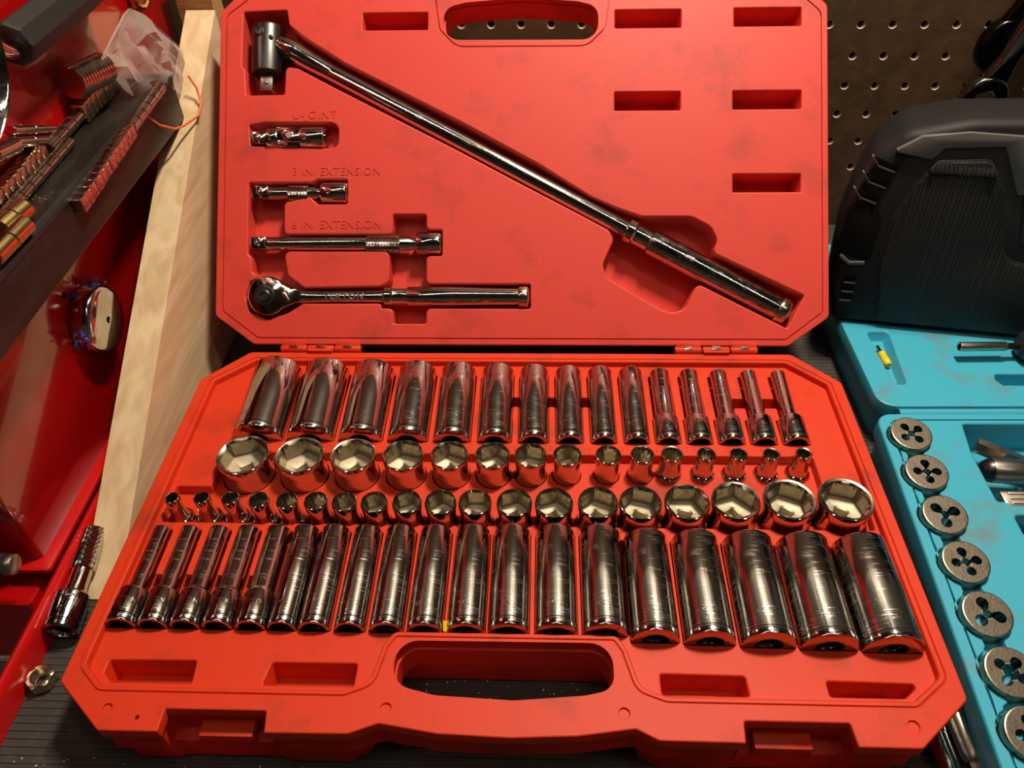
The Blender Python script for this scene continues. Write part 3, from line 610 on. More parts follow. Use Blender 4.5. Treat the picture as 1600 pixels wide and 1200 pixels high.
MB().lathe([(.0066, 0), (.0066, .27), (.0066, (a1 - a0).length - .035)], 32, axis_frame(a0 + ad * .034, ad)).build('shaft', 'chrome', bb, 40)
h0 = lp(79.1, 87.5, zb); e1 = lp(196.7, 24.9, zb); hd_ = (e1 - h0).normalized(); hl = (e1 - h0).length
lathe_obj('collar', [(.0060, 0), (.0088, .0008), (.0092, .0014), (.0092, .0065), (.0086, .0072), (.0080, .0080), (.0080, .0200), (.0086, .0205)], axis_frame(h0, hd_), 'chrome', bb, 36)
lathe_obj('grip', [(.0080, .0195), (.0092, .0200), (.0098, .0208), (.0098, .060), (.0092, .095), (.0088, hl - .014), (.0084, hl - .0085), (.0078, hl - .0078)], axis_frame(h0, hd_), 'chrome_worn', bb, 36)
lathe_obj('end_cap', [(.0080, hl - .0085), (.0098, hl - .0080), (.0102, hl - .0068), (.0102, hl - .0025), (.0094, hl - .0010), (.0060, hl + .0004), (.001, hl + .0008)], axis_frame(h0, hd_), 'nickel', bb, 36, 50)
# universal joint
uj = thing('universal_joint', 'short chrome universal joint in the recess under U-JOINT', 'universal joint', LM)
zu = -3.0; yu = 155.6
square_drive(lp(-188, yu - .5, zu), Vector((-1, 0, 0)), .0095, .0115, uj)
y1 = MB(); y1.lathe([(.0050, 0), (.0075, .0006), (.0078, .0014), (.0078, .0075), (.0070, .009)], 30, along(lp(-188.5, yu - .5, zu), lp(-170, yu, zu))); y1.build('yoke', 'chrome', uj, 35)
for s in (-1, 1):
    ear = round_poly(mm([(-181, yu + s * 2.6), (-181, yu + s * 7.6), (-166, yu + s * 7.6), (-163, yu + s * 5.2), (-166, yu + s * 2.6)]), .0012, 3)
    MB().prism(ear, (zu - 4.2) * .001, (zu + 4.2) * .001, .0006).build('yoke_ear', 'chrome', uj, 40)
    ear = round_poly(mm([(-174, yu - 5.0), (-176.5, yu), (-174, yu + 5.0), (-161, yu + 5.0), (-161, yu - 5.0)]), .002, 3)
    MB().prism(ear, (zu + (2.8 if s > 0 else -7.4)) * .001, (zu + (7.4 if s > 0 else -2.8)) * .001, .0008).build('yoke_ear', 'chrome', uj, 40)
MB().cyl(lp(-170, yu - 7.9, zu), lp(-170, yu + 7.9, zu), .0022, n=16).build('cross_pin', 'steel_satin', uj)
MB().cyl(lp(-170, yu, zu - 7.6), lp(-170, yu, zu + 7.7), .0022, n=16).build('cross_pin', 'steel_satin', uj)
lathe_obj('socket_end', [(.0066, 0), (.0080, .0008), (.0082, .0016), (.0082, .0172), (.0078, .0184), (.0072, .0188), (.0072, .0202), (.0060, .0204)], along(lp(-163.5, yu, zu), lp(-143, yu, zu)), 'chrome', uj, 34)
# extensions
def extension(name, label, x0, x1, y, r, kn0, kn1, se0, rk, rs, z):
    t_ = thing(name, label, 'socket extension', LM)
    square_drive(lp(x0 + 11, y, z), Vector((-1, 0, 0)), .0095, .0112, t_)
    d = lambda x: (x - x0 - 10) * .001
    lathe_obj('shaft', [(.0048, 0), (r * 1.02, .0010), (r, .003), (r, d(se0) - .004), (r * .85, d(se0) - .0025), (r * .85, d(se0) + .001)], along(lp(x0 + 10, y, z), lp(x1, y, z)), 'chrome', t_, 30)
    knurl('knurled_band', lp(kn0, y, z), lp(kn1, y, z), rk, t_, 'chrome', 44, max(8, int((kn1 - kn0) / 1.1)))
    ln = (x1 - se0) * .001
    lathe_obj('socket_end', [(r * .8, 0), (rs * .9, .0012), (rs, .0026), (rs, ln - .0016), (rs - .0006, ln - .0004), (rs - .0012, ln), (.0050, ln), (.0048, ln - .006)], along(lp(se0, y, z), lp(x1, y, z)), 'chrome', t_, 34)
    return t_
extension('socket_extension', 'short chrome extension with knurled band under 3 IN. EXTENSION', -197.3, -127.0, 114.2, .0048, -171.8, -156.9, -148.0, .0056, .0082, -3.5)
extension('socket_extension', 'longer chrome extension with knurled band under 6 IN. EXTENSION', -198.6, -56.8, 76.2, .0052, -112.3, -87.6, -76.5, .0062, .0084, -3.5)
# ratchet
ra = thing('ratchet', 'chrome pear head ratchet lying in the lowest lid recess', 'ratchet', LM)
zr = -3.0; yr = 36.4
pear = []
for a in range(40, 321, 10):
    pear.append((-185.2 + 14.6 * math.cos(math.radians(a)), yr + 14.6 * math.sin(math.radians(a))))
pear = pear + [(-166.5, yr - 6.2), (-160.5, yr - 4.2), (-160.5, yr + 4.2), (-166.5, yr + 6.2)]
hd = MB().prism(mm(pear), -.0095, .0036, .0014); head = hd.build('ratchet_head', 'chrome', ra, 40)
lathe_obj('cover_ring', [(.0078, 0), (.0078, .0005), (.0068, .0007), (.0064, .0002), (.0050, .0002), (.0046, .0014), (.0038, .0020), (.0026, .0020), (.0023, .0008)], T(lp(-187.3, yr, 3.5)), 'steel_dark', head, 32)
MB().prism(round_poly(mm([(-174.5, yr + 2.2), (-171.5, yr + 3.0), (-167.4, yr - 3.8), (-169.6, yr - 5.0), (-172.2, yr - 1.0)]), .0009, 3), .0036, .0062, .0006).build('reversing_lever', 'nickel', head, 40)
nk = MB(); Mn = along(lp(-163, yr, zr), lp(-95, yr + .6, zr))
nk.rings([oval(.0056, .0046, 0), oval(.0046, .0036, .006), oval(.0042, .0034, .020), oval(.0044, .0036, .050), oval(.0050, .0042, .066)], True, True, Mn)
nkx = nk.build('neck', 'chrome', ra, 50)
text_obj('brand_lettering', 'TEKTON', 0.0066, 0.0005, 'steel_satin', ra, T(lp(-143.8, yr - 2.1, .75)), 0.0, 'LEFT', 1.22)
g0, g1 = lp(-99.8, yr + .5, zr), lp(8.6, yr + .3, zr); gl = (g1 - g0).length
lathe_obj('collar', [(.0045, 0), (.0062, .0006), (.0070, .0014), (.0070, .0062), (.0064, .0070), (.0060, .0078), (.0060, .0185)], along(g0, g1), 'chrome', ra, 32)
lathe_obj('grip', [(.0058, .0176), (.0070, .0180), (.0074, .0188), (.0076, .050), (.0068, .080), (.0066, gl - .0086), (.0060, gl - .0078)], along(g0, g1), 'chrome', ra, 32)
lathe_obj('end_cap', [(.0060, gl - .0088), (.0078, gl - .0080), (.0081, gl - .0068), (.0081, gl - .0022), (.0074, gl - .0009), (.0040, gl)], along(g0, g1), 'nickel', ra, 32, 50)

# ================================================================== LEFT SIDE
# red tool chest
ch = thing('tool_chest', 'glossy red steel tool chest standing left of the wooden panel', 'tool chest', T((-0.36, 0.1, -0.05)))
CI = ch.matrix_world.inverted()
def cpart(mb, name, m, sm=40): return mb.build(name, m, ch, sm, CI)
cpart(MB().box(-0.60, -0.285, -0.028, 0.372, 0.020, 0.50, None, 0.003), 'upper_body', 'chest_red')
cpart(MB().box(-0.60, -0.2865, -0.052, 0.372, -0.30, 0.010, None, 0.004), 'lower_body', 'chest_red')
fl = round_poly([(-0.300, -0.036), (-0.2775, -0.036), (-0.2775, 0.372), (-0.300, 0.372)], [.001, .003, .001, .001], 3)
cpart(MB().prism(fl, 0.0185, 0.0225, 0.0008), 'flange', 'drawer_red')
cpart(MB().cyl((-0.42, -0.046, 0.044), (-0.289, -0.046, 0.044), 0.0062, n=24, b=0.0015), 'bar_handle', 'black_plastic')
cpart(MB().cyl((-0.2895, -0.046, 0.044), (-0.2825, -0.046, 0.044), 0.0062, n=24, b=0.0018), 'handle_cap', 'steel_satin')
cpart(MB().box(-0.60, -0.296, -0.056, -0.050, -0.070, -0.052, None, 0.002), 'drawer_pull', 'steel_satin')
cpart(MB().box(-0.60, -0.294, -0.054, -0.049, -0.110, -0.075, None, 0.002), 'drawer_front', 'black_plastic')
cpart(MB().lathe([(.0024, 0), (.0022, .0006), (.0010, .0009)], 14, T((-0.2852, 0.098, 0.127)) @ Ry(math.pi / 2)), 'screw', 'black_hole')

# pine panel: sloping top edge, foot on the mat
pn = MB(); tri = [(-0.0415, 0.0006), (0.352, 0.2165), (0.352, 0.0006)]
pn.rings([[(-0.2645, y, z) for y, z in tri], [(-0.2412, y, z) for y, z in tri]])
tag(pn.build('pine_board', 'pine', None, 0), 'pale pine panel with a sloping top edge beside the red case', 'board')
bk = MB().box(-0.271, -0.2425, 0.353, 0.374, 0.0006, 0.245); tag(bk.build('wooden_post', 'pine_end', None, 0), 'upright pine post end behind the top of the sloping panel', 'wood post')

# black square bar on the chest side
bar = thing('magnetic_bar', 'black square magnetic bar fixed along the side of the tool chest', 'magnetic bar', T((-0.2845, 0.11, 0.17)))
BI = bar.matrix_world.inverted()
sec = round_poly([(-0.2848, 0.168), (-0.2500, 0.168), (-0.2500, 0.199), (-0.2530, 0.202), (-0.2848, 0.202)], .0015, 2)
MB().prism(sec, -0.262, 0.06, 0, Rx(math.pi / 2)).build('bar_body', 'bar_black', bar, 40, BI)
MB().box(-0.2515, -0.2494, -0.06, 0.262, 0.1975, 0.2005).build('bar_lip', 'black_plastic', bar, 40, BI)

def chain(label, p, q, n, kind, a, b, m='nickel', cat='magnets', wob=0.0):
    """row of n magnets stuck end to end from p to q; blocks are a wide and b high, discs have radius a"""
    p = Vector(p); q = Vector(q); d = (q - p) / n; t_ = thing('magnet_stack', label, cat, T(p))
    for i in range(n):
        o_ = Vector((random.uniform(-wob, wob), random.uniform(-wob, wob), random.uniform(-wob, wob)))
        M = axis_frame(d * i + o_, d)
        ln = d.length * 0.985
        if kind == 'block': mb = MB().prism(round_poly([(-a / 2, -b / 2), (a / 2, -b / 2), (a / 2, b / 2), (-a / 2, b / 2)], .0007, 2), 0, ln, .0004, M)
        else: mb = MB().lathe([(a - .0005, 0), (a, .0005), (a, ln - .0005), (a - .0005, ln)], 20, M)
        mb.build('magnet', m, t_, 40)
    return t_
chain('long curved row of block magnets along the front edge of the black bar', (-0.2468, 0.093, 0.1935), (-0.2468, 0.178, 0.2000), 12, 'block', .0066, .0085, 'nickel', 'magnets', .0003)
chain('slim row of disc magnets continuing up into the plastic bag', (-0.2468, 0.1785, 0.2005), (-0.2468, 0.236, 0.2035), 6, 'disc', .0036, 0, 'nickel')
chain('row of block magnets against the chest near the bag', (-0.2795, 0.182, 0.2085), (-0.2780, 0.238, 0.2105), 9, 'block', .0100, .0120, 'nickel', 'magnets', .0003)
chain('slim cylinder magnets linking the block rows on the bar', (-0.2795, 0.137, 0.2070), (-0.2795, 0.181, 0.2080), 4, 'disc', .0044, 0)
chain('row of block magnets at the left end of the bar', (-0.2785, 0.066, 0.2080), (-0.2790, 0.130, 0.2080), 10, 'block', .0090, .0110, 'nickel', 'magnets', .0003)
chain('thin row of small disc magnets lying in front of the block row', (-0.2690, 0.050, 0.2055), (-0.2720, 0.150, 0.2055), 9, 'disc', .0034, 0)
chain('fat ribbed stack of disc magnets sticking out below the bag', (-0.2740, 0.178, 0.2300), (-0.2690, 0.212, 0.2260), 12, 'disc', .0098, 0)
chain('slim bright magnet rod pair on the chest, upper one', (-0.2812, 0.117, 0.2285), (-0.2812, 0.154, 0.2120), 2, 'disc', .0026, 0)
chain('slim bright magnet rod pair on the chest, lower one', (-0.2812, 0.112, 0.2235), (-0.2812, 0.147, 0.2075), 2, 'disc', .0034, 0)
chain('smooth cylinder magnet on the chest at the photo left edge', (-0.2800, 0.070, 0.2310), (-0.2800, 0.113, 0.2220), 2, 'disc', .0050, 0)
chain('gold capped cylinder magnet lying on the bar, upper of two', (-0.2610, 0.046, 0.2080), (-0.2585, 0.068, 0.2080), 2, 'disc', .0058, 0, 'brass_gold')
chain('gold capped cylinder magnet lying on the bar, lower of two', (-0.2530, 0.022, 0.2070), (-0.2515, 0.054, 0.2070), 2, 'disc', .0050, 0, 'brass_gold')
# filings on the bar
fm = MB()
for i in range(46):
    x = -0.2605 + random.gauss(0, .0028); y = 0.085 + random.gauss(0, .0045); M = T((x, y, 0.2024)) @ Rz(random.uniform(0, 3.1)) @ Ry(random.uniform(-.6, .6))
    fm.box(-.0008, .0008, -.00016, .00016, -.0001, .0002, M)
o = tag(fm.build('metal_filings', 'steel_satin', None, 0), 'little heap of bright metal filings on the black bar', 'filings'); o['kind'] = 'stuff'

# cup magnet
cp = thing('cup_magnet', 'round chrome cup magnet with blue paint scraps on the chest side', 'magnet', T((-0.2848, 0.1085, 0.0995)) @ Ry(math.pi / 2))
MB().lathe([(.0218, 0.0), (.0228, .0006), (.0230, .0015), (.0230, .0095), (.0224, .0118), (.0208, .0132), (.0190, .0138), (.0024, .0138), (.0021, .0120)], 56).build('cup', 'chrome', cp, 40)
MB().lathe([(.0017, 0), (.0017, .0005)], 14, T((0, 0, .0120))).build('centre_hole', 'black_hole', cp, 0)
sc = MB()
for i in range(46):
    a = random.choice([random.uniform(-0.35, 0.9), random.uniform(-0.2, 0.8), random.uniform(2.3, 3.4), random.uniform(-1.9, -1.3)]); rr = 0.0228 + random.uniform(-.0006, .0030); z = random.uniform(.001, .011)
    M = Rz(a) @ T((rr, 0, z)) @ Rz(random.uniform(-.8, .8)) @ Ry(random.uniform(-.9, .9))
    k = random.uniform(.0012, .0032); sc.add([M @ Vector(p) for p in ((-k, -k * .6, 0), (k, -k * .4, .0004), (k * .7, k * .8, -.0002), (-k * .8, k * .5, .0003), (0, 0, .0009))], [(0, 1, 4), (1, 2, 4), (2, 3, 4), (3, 0, 4), (3, 2, 1, 0)])
sc.build('paint_scraps', 'blue_tape', cp, 0)

# black rubber grip tool with chrome hook, parts bowl
gp = thing('grip_tool', 'black rubber handle with bent chrome rod held on the chest', 'hand tool', T((-0.272, 0.135, 0.268)))
g0_, g1_ = Vector((0, 0, 0)), Vector((0.004, 0.112, 0.004))
lathe_obj('rubber_grip', [(.0085, 0), (.0112, .001), (.0122, .003), (.0122, .060), (.0116, .100), (.0104, .110)], axis_frame(g0_, g1_ - g0_), 'rubber_grip', gp, 8, 20)
MB().tube([(0.001, 0.006, 0), (0.003, -0.006, -.001), (0.004, -0.014, .004), (0.003, -0.022, .013), (0.001, -.030, .022)], .0040, 12).build('hook', 'chrome', gp, 60)
bw = MB(); bw.lathe([(.028, 0), (.040, .004), (.0470, .014), (.0490, .0205), (.0500, .0215), (.0505, .0205), (.0485, .0135), (.0415, .0025), (.029, -.0015)], 56, T((-0.2835, 0.066, 0.290)) @ Ry(math.pi / 2))
tag(bw.build('parts_bowl', 'chrome', None, 40), 'round polished steel parts bowl at the photo left edge', 'bowl')
kb = MB().lathe([(.006, 0), (.0095, .002), (.0105, .006), (.008, .011), (.003, .0125)], 24, T((-0.2848, 0.312, 0.2400)) @ Ry(math.pi / 2))
tag(kb.build('brass_knob', 'brass_gold', None, 50), 'dull brass knob on the chest at the top photo edge', 'knob')

# clear plastic bag, crumpled, with magnets inside
bgt = thing('plastic_bag', 'crumpled clear plastic bag with orange edge beside the wooden board', 'plastic bag', T((-0.262, 0.25, 0.205)))
BGO = [(-46, 30), (-22, 28), (-15, 38), (6, 44), (24, 33), (40, 15), (56, 0), (48, -12), (40, -28), (16, -33), (-12, -20), (-36, 8)]
for side, seed in ((0, 3), (1, 8)):
    rnd = random.Random(seed); poly = [Vector((x * .001, y * .001)) for x, y in BGO]; pts = []
    def inside(p):
        c = False
        for i in range(len(poly)):
            a, b = poly[i], poly[i - 1]
            if (a.y > p.y) != (b.y > p.y) and p.x < (b.x - a.x) * (p.y - a.y) / (b.y - a.y) + a.x: c = not c
        return c
    ring = [poly[i].lerp(poly[(i + 1) % len(poly)], k / 3) for i in range(len(poly)) for k in range(3)]
    while len(pts) < 150:
        p = Vector((rnd.uniform(-.05, .06), rnd.uniform(-.04, .05)))
        if inside(p) and all((p - q).length > .0042 for q in pts[-150:]): pts.append(p)
        elif rnd.random() < .002: break
    ov, oe, of, *_ = delaunay_2d_cdt(ring + pts, [(i, (i + 1) % len(ring)) for i in range(len(ring))], [], 1, 1e-7, True)
    vs = []
    for p in ov:
        d = min((p - q).length for q in ring); k = min(1, d / .012)
        fold = .0026 * math.sin(p.x * 310 + p.y * 210 + seed) + .0022 * abs(math.sin(p.x * 150 - p.y * 330 + seed)) + rnd.gauss(0, .0011)
        zz = max(p.y, .0006 + (.25 + p.x + .0415) * .5486 + .0040 - .205)
        vs.append(((.0085 if side else -.0060) * k + fold * (.4 + .6 * k) + p.x * .06, p.x, zz))
    MB().add(vs, of).build('film', 'bag_film', bgt, 50)
mat('bag_orange', (0.75, 0.16, 0.05), 0.4)
MB().tube([(0.010, -0.046, -.004), (0.013, -0.030, -.022), (0.016, -0.016, -.0315), (0.0175, -0.004, -.0345), (0.0235, 0.012, -.0340), (0.0235, 0.022, -.0290), (0.021, 0.028, -.020), (0.016, 0.031, -.012)], .0009, 8).build('seal_strip', 'bag_orange', bgt, 60)
for k, (y, z, ry) in enumerate(((-.004, -.020, .3), (.010, -.022, -.4), (-.016, -.012, .9), (.006, -.010, 1.2))):
    MB().box(-.0035, .0035, -.0065, .0065, -.0035, .0035, T((.004, y, z)) @ Rx(ry), .0005).build('magnet', 'steel_dark', bgt, 40)

# nut and loose extension on the mat
nt_ = thing('hex_nut', 'brassy hex nut lying on the ribbed mat by the drawer edge', 'nut', T((-0.2622, -0.0945, 0.0004)) @ Rz(0.4) @ Matrix.Diagonal((.88, .88, .88, 1)))
R = [crot(.0050, .0002, N, 0), crot(.0046, .0010, N, 0)]
for k in range(9): R.append(crot(.0046 if k % 2 else .0052, .0012 + k * .0008, N, 0))
R += [crot(.0055, .0084, N, 0), crot(.0074, .0084, N, 0), ngon(6, .0158, .0078, N), ngon(6, .0158, .0008, N), crot(.0074, .0002, N, 0), crot(.0050, .0002, N, 0)]
MB().rings(R, False, False).build('nut_body', 'nut_zinc', nt_, 25)
ex = thing('loose_extension', 'chrome socket extension with knurled band lying between drawer edge and wood panel', 'socket extension', T((-0.2600, -0.0690, 0.0108)) @ Matrix.Diagonal((1.18, 1.18, 1.18, 1)))
exd = Vector((-0.0035, 0.070, 0.008)); M0 = axis_frame((0, 0, 0), exd)
rr_ = [ngon(4, .0096, .012, N), ngon(4, .0096, .002, N), crot(.0064, .001, N, 0), crot(.0066, 0, N, 0), crot(.0078, 0, N, 0), crot(.0085, .0008, N, 0), crot(.0085, .0030, N, 0), crot(.0081, .0034, N, 0), crot(.0081, .0040, N, 0), crot(.0085, .0044, N, 0), crot(.0085, .0150, N, 0), crot(.0082, .0154, N, 0), crot(.0084, .0160, N, 0), crot(.0082, .0185, N, 0), crot(.0056, .0205, N, 0)]
MB().rings(rr_, True, True, M0).build('socket_end', 'chrome_worn', ex, 32)
u_ = exd.normalized()
MB().lathe([(.0056, .0195), (.0050, .024), (.0050, .034)], 28, M0).build('shaft', 'chrome', ex, 40)
knurl('knurled_band', u_ * .033, u_ * .056, .0056, ex, 'chrome', 40, 16)

# specks of swarf on the mat
sw = MB()
for i in range(150):
    x = random.uniform(-0.26, 0.24); y = random.choice([random.uniform(-0.140, -0.136), random.uniform(-0.125, -0.09), random.uniform(-0.14, 0.14)])
    if i < 50: x = random.uniform(-0.05, 0.05); y = random.uniform(-0.118, -0.088)
    k = random.uniform(.0002, .0007); M = T((x, y, 0.0003)) @ Rz(random.uniform(0, 6)); sw.box(-k, k, -k * .5, k * .5, -.0002, .0003, M)
o = tag(sw.build('swarf_specks', 'chip_pale', None, 0), 'pale specks of dust and swarf scattered over the ribbed mat', 'dust'); o['kind'] = 'stuff'

# ================================================================== RIGHT SIDE
# teal tap and die case
tc_ = thing('die_case', 'open teal plastic tap and die case on the right', 'tool case', T((0.34, 0.0, 0.0)))
TI = tc_.matrix_world.inverted(); TZ = 0.0350
TOUT = round_poly([(0.2455, 0.0885), (0.2335, -0.155), (0.46, -0.155), (0.46, 0.0905)], .010, 6)
TIN = round_poly([(0.2515, 0.0835), (0.2395, -0.150), (0.455, -0.150), (0.455, 0.0855)], .008, 5)
DIES = [(259.6, 66.0), (258.3, 33.4), (257.5, 0.4), (257.0, -32.8), (255.8, -65.4), (254.5, -98.0), (251.5, -129.0)]
def sd_dies(X, Y):
    D = np.full(X.shape, 1.0)
    for x, y in DIES:
        D = np.minimum(D, np.hypot(X - x * .001, Y - y * .001 - .0015) - .0142); D = np.minimum(D, sd_rect(X, Y, x * .001 - .006, x * .001 + .006, y * .001 - .0185, y * .001 + .0175, .003))
    return D
dl = contours(sd_dies, 0.225, 0.30, -0.148, 0.0830, 0.0008)
W1 = round_poly([(0.2985, 0.0815), (0.4515, 0.083), (0.4515, 0.0125), (0.3025, 0.0105), (0.3010, 0.014), (0.2945, 0.0135), (0.2945, 0.055)], .003, 3)
W2 = round_poly([(0.300, 0.006), (0.3000, -0.010), (0.307, -0.016), (0.307, -0.034), (0.300, -0.040), (0.300, -0.058), (0.4515, -0.058), (0.4515, 0.006)], .004, 3)
W3 = round_poly([(0.2955, -0.066), (0.2940, -0.140), (0.4515, -0.140), (0.4515, -0.066)], .004, 3)
mb = MB(); tg_o, tg_i = inset(TIN, -.0005), inset(TIN, .0006)
flat(mb, [inset(TOUT, -.0002), tg_o, tg_i, W1, W2, W3] + dl, TZ)
walls(mb, tg_o, [(0, TZ), (.0002, TZ - .002)]); walls(mb, tg_i, [(0, TZ), (-.0002, TZ - .002)]); flat(mb, [inset(tg_o, .0002), inset(tg_i, -.0002)], TZ - .002)
for l in dl: pocket(mb, l, TZ, .0062, .0006, .0006)
for l in (W1, W2, W3): pocket(mb, l, TZ, .024, .0012, .0015)
walls(mb, TOUT, [(-.0002, TZ), (-.0008, TZ - .0006), (-.0010, TZ - .0016), (-.0010, TZ - .012), (.0015, TZ - .0125), (.0035, .0006)]); flat(mb, [inset(TOUT, .0035)], .0006)
mb.build('base_tray', 'teal', tc_, 34, TI, True)
MB().prism(round_poly([(0.311, -0.012), (0.3165, -0.006), (0.345, -0.020), (0.345, -0.034), (0.316, -0.022)], .004, 4), 0.0115, 0.030, .002).build('tray_tongue', 'teal', tc_, 40, TI)
LOT = round_poly([(0.2460, 0.297), (0.2500, 0.0965), (0.47, 0.0985), (0.47, 0.297)], [.01, .012, .006, .01], 5)
LR = round_poly([(0.2635, 0.178), (0.2660, 0.118), (0.2765, 0.118), (0.2815, 0.178)], .004, 4)
LR2 = round_poly([(0.340, 0.1310), (0.338, 0.1240), (0.342, 0.1165), (0.42, 0.1165), (0.42, 0.1310)], .003, 4)
mb = MB(); flat(mb, [inset(LOT, .001), LR, LR2], TZ); pocket(mb, LR, TZ, .007, .001, .003); pocket(mb, LR2, TZ, .010, .001, .001)
walls(mb, LOT, [(.001, TZ), (.0003, TZ - .0003), (0, TZ - .001), (0, TZ - .010), (.002, TZ - .0105), (.004, .0006)]); flat(mb, [inset(LOT, .004)], .0006)
mb.build('lid', 'teal', tc_, 34, TI, True)
MB().cyl((0.262, 0.0925, TZ - .0034), (0.465, 0.0948, TZ - .0034), .0036, n=20).build('hinge_barrel', 'teal', tc_, 60, TI)
# dies
def die(x, y, kind, label, m='steel_die'):
    lobes = 3 if kind == 3 else 4; n = 96; a0 = random.uniform(0, 2)
    M = T((x * .001, y * .001, TZ + .0058)) @ Rx(math.radians(8))
    d = thing('threading_die', label, 'die', M, 'round threading dies in the teal case')
    ro, th = .0129, .0092
    holes_ = []
    for k in range(lobes):
        a = a0 + k * 2 * math.pi / lobes; cx, cy = .0062 * math.cos(a), .0062 * math.sin(a)
        holes_.append([(cx + .0026 * math.cos(t * math.pi / 8), cy + .0026 * math.sin(t * math.pi / 8)) for t in range(16)])
    def sdf(X, Y):
        D = np.hypot(X, Y) - (.0034 if kind != 5 else .0050)
        for k in range(lobes):
            a = a0 + k * 2 * math.pi / lobes; D = smin(D, np.hypot(X - .0060 * math.cos(a), Y - .0060 * math.sin(a)) - (.0027 if lobes == 4 else .0032), .0012)
        return D
    cl = contours(sdf, -.012, .012, -.012, .012, .00035)
    out = [(ro * math.cos(t * math.pi / 32), ro * math.sin(t * math.pi / 32)) for t in range(64)]
    mb = MB(); flat(mb, [inset(out, .0008)] + cl, 0); walls(mb, out, [(.0008, 0), (.0002, -.0002), (0, -.0008), (0, -th + .0006), (.0006, -th)]); flat(mb, [inset(out, .0006)] + cl, -th)
    mb.build('die_ring', m, d, 34, None, True)
    bw_ = MB()
    for l in cl: walls(bw_, l, [(0, 0), (0, -th)])
    bw_.build('die_cutouts', 'steel_dark', d, 34)
    thr = MB()
    for k in range(lobes):
        a = a0 + (k + .5) * 2 * math.pi / lobes
        for q in range(6):
            M2 = Rz(a) @ T((.0030 if kind != 5 else .0045, 0, -.0008 - q * .0013)); thr.box(-.0006, .0004, -.0014, .0014, -.0004, .0004, M2)
    thr.build('thread_teeth', 'steel_satin', d, 0)
    return d
names = ['dark round die with threaded slot, nearest the teal hinge', 'round die with four black lobes, second from the teal hinge', 'dark round die with three lobes, third from the teal hinge', 'pale round die with split rim, fourth from the teal hinge', 'pale smooth round die with three lobes, fifth from the teal hinge', 'large bore round die, sixth from the teal hinge', 'round die at the lower right photo corner']
for (x, y), nm, k in zip(DIES, names, (4, 4, 3, 4, 3, 5, 4)): die(x, y, k, nm)
# loose tools in the teal well
WZ = TZ - .024
hx2 = thing('tap', 'short steel tap lying tilted in the teal well', 'tap', T((0.3065, 0.0680, WZ + .0165)))
M0 = axis_frame((0, 0, 0), (0.030, -0.018, -0.002))
MB().rings([ngon(6, .0086, 0, 24), ngon(6, .0090, .0006, 24), ngon(6, .0090, .017, 24)], True, True, M0).build('shank', 'steel_die', hx2, 25)
MB().rings([ngon(3, .0085, .017, 24), ngon(3, .0080, .034, 24)], True, True, M0).build('fluted_end', 'steel_satin', hx2, 25)
gu = thing('tap_wrench', 'satin steel cylindrical tap wrench body lying in the teal well', 'tap wrench', T((0.2985, 0.0435, WZ + .0200)))
M0 = axis_frame((0, 0, 0), (1, -0.06, 0))
MB().lathe([(.0020, .0012), (.0042, 0), (.0056, .0006), (.0074, .0040), (.0078, .0060)], 36, M0).build('nose', 'steel_dark', gu, 40)
MB().lathe([(.0078, .0058), (.0080, .0066), (.0080, .0290), (.0074, .0300)], 36, M0).build('barrel', 'steel_satin', gu, 40)
MB().lathe([(.0064, .0298), (.0064, .060)], 24, M0).build('stem', 'steel_die', gu, 40)
db = thing('die_stock', 'grey steel die stock with ribbed block in the teal well', 'die stock', T((0.318, 0.0215, WZ + .010)))
MB().box(-.0150, .045, -.0075, .0055, -.0090, .0100, None, .002).build('block', 'steel_satin', db, 40)
for k in range(3): MB().box(-.0110, .045, -.0055 + k * .0036, -.0035 + k * .0036, .0098, .0108, None, .0004).build('rib', 'steel_satin', db, 40)
ts = thing('threaded_rod', 'brown threaded steel rod in the lower teal well', 'threaded rod', T((0.3110, 0.0005, WZ + .0075)))
R = [crot(.0072 if k % 2 else .0064, k * .0008, 24, 0) for k in range(40)]
MB().rings(R, True, True, axis_frame((0, 0, 0), (0.030, -0.020, 0.0))).build('thread', 'steel_die', ts, 0)
# bit driver on the teal lid
bd = thing('nut_driver', 'chrome hollow driver shaft with black handle lying on the teal lid', 'screwdriver', T((0.3180, 0.1470, TZ + .0110)))
M0 = axis_frame((0, 0, 0), (1, 0.02, 0))
MB().rings([ngon(6, .0040, .006, N), ngon(6, .0040, .0006, N), crot(.0028, 0, N, 0), crot(.0033, .0003, N, 0), crot(.0034, .0010, N, 0), crot(.0034, .0330, N, 0), crot(.0030, .0336, N, 0)], True, True, M0).build('shaft', 'steel_satin', bd, 34)
MB().rings([ngon(6, .0042, .0330, 24), ngon(6, .0042, .0440, 24)], True, True, M0).build('hex_shank', 'chrome', bd, 20)
MB().lathe([(.0040, .0425), (.0080, .0435), (.0108, .0465), (.0108, .075), (.0095, .100)], 28, M0).build('handle', 'black_plastic', bd, 40)
yl = thing('bit_screwdriver', 'small screwdriver with yellow handle in the teal lid slot', 'screwdriver', T((0.2695, 0.1640, TZ - .0035)))
M0 = axis_frame((0, 0, 0), (0.0015, -0.02, 0))
MB().lathe([(.0012, 0), (.0012, .0080)], 12, M0).build('blade', 'chrome', yl, 40)
MB().lathe([(.0022, .0075), (.0030, .0085), (.0024, .0120), (.0030, .0150), (.0030, .0200), (.0020, .0215)], 16, M0).build('handle', 'yellow', yl, 40)
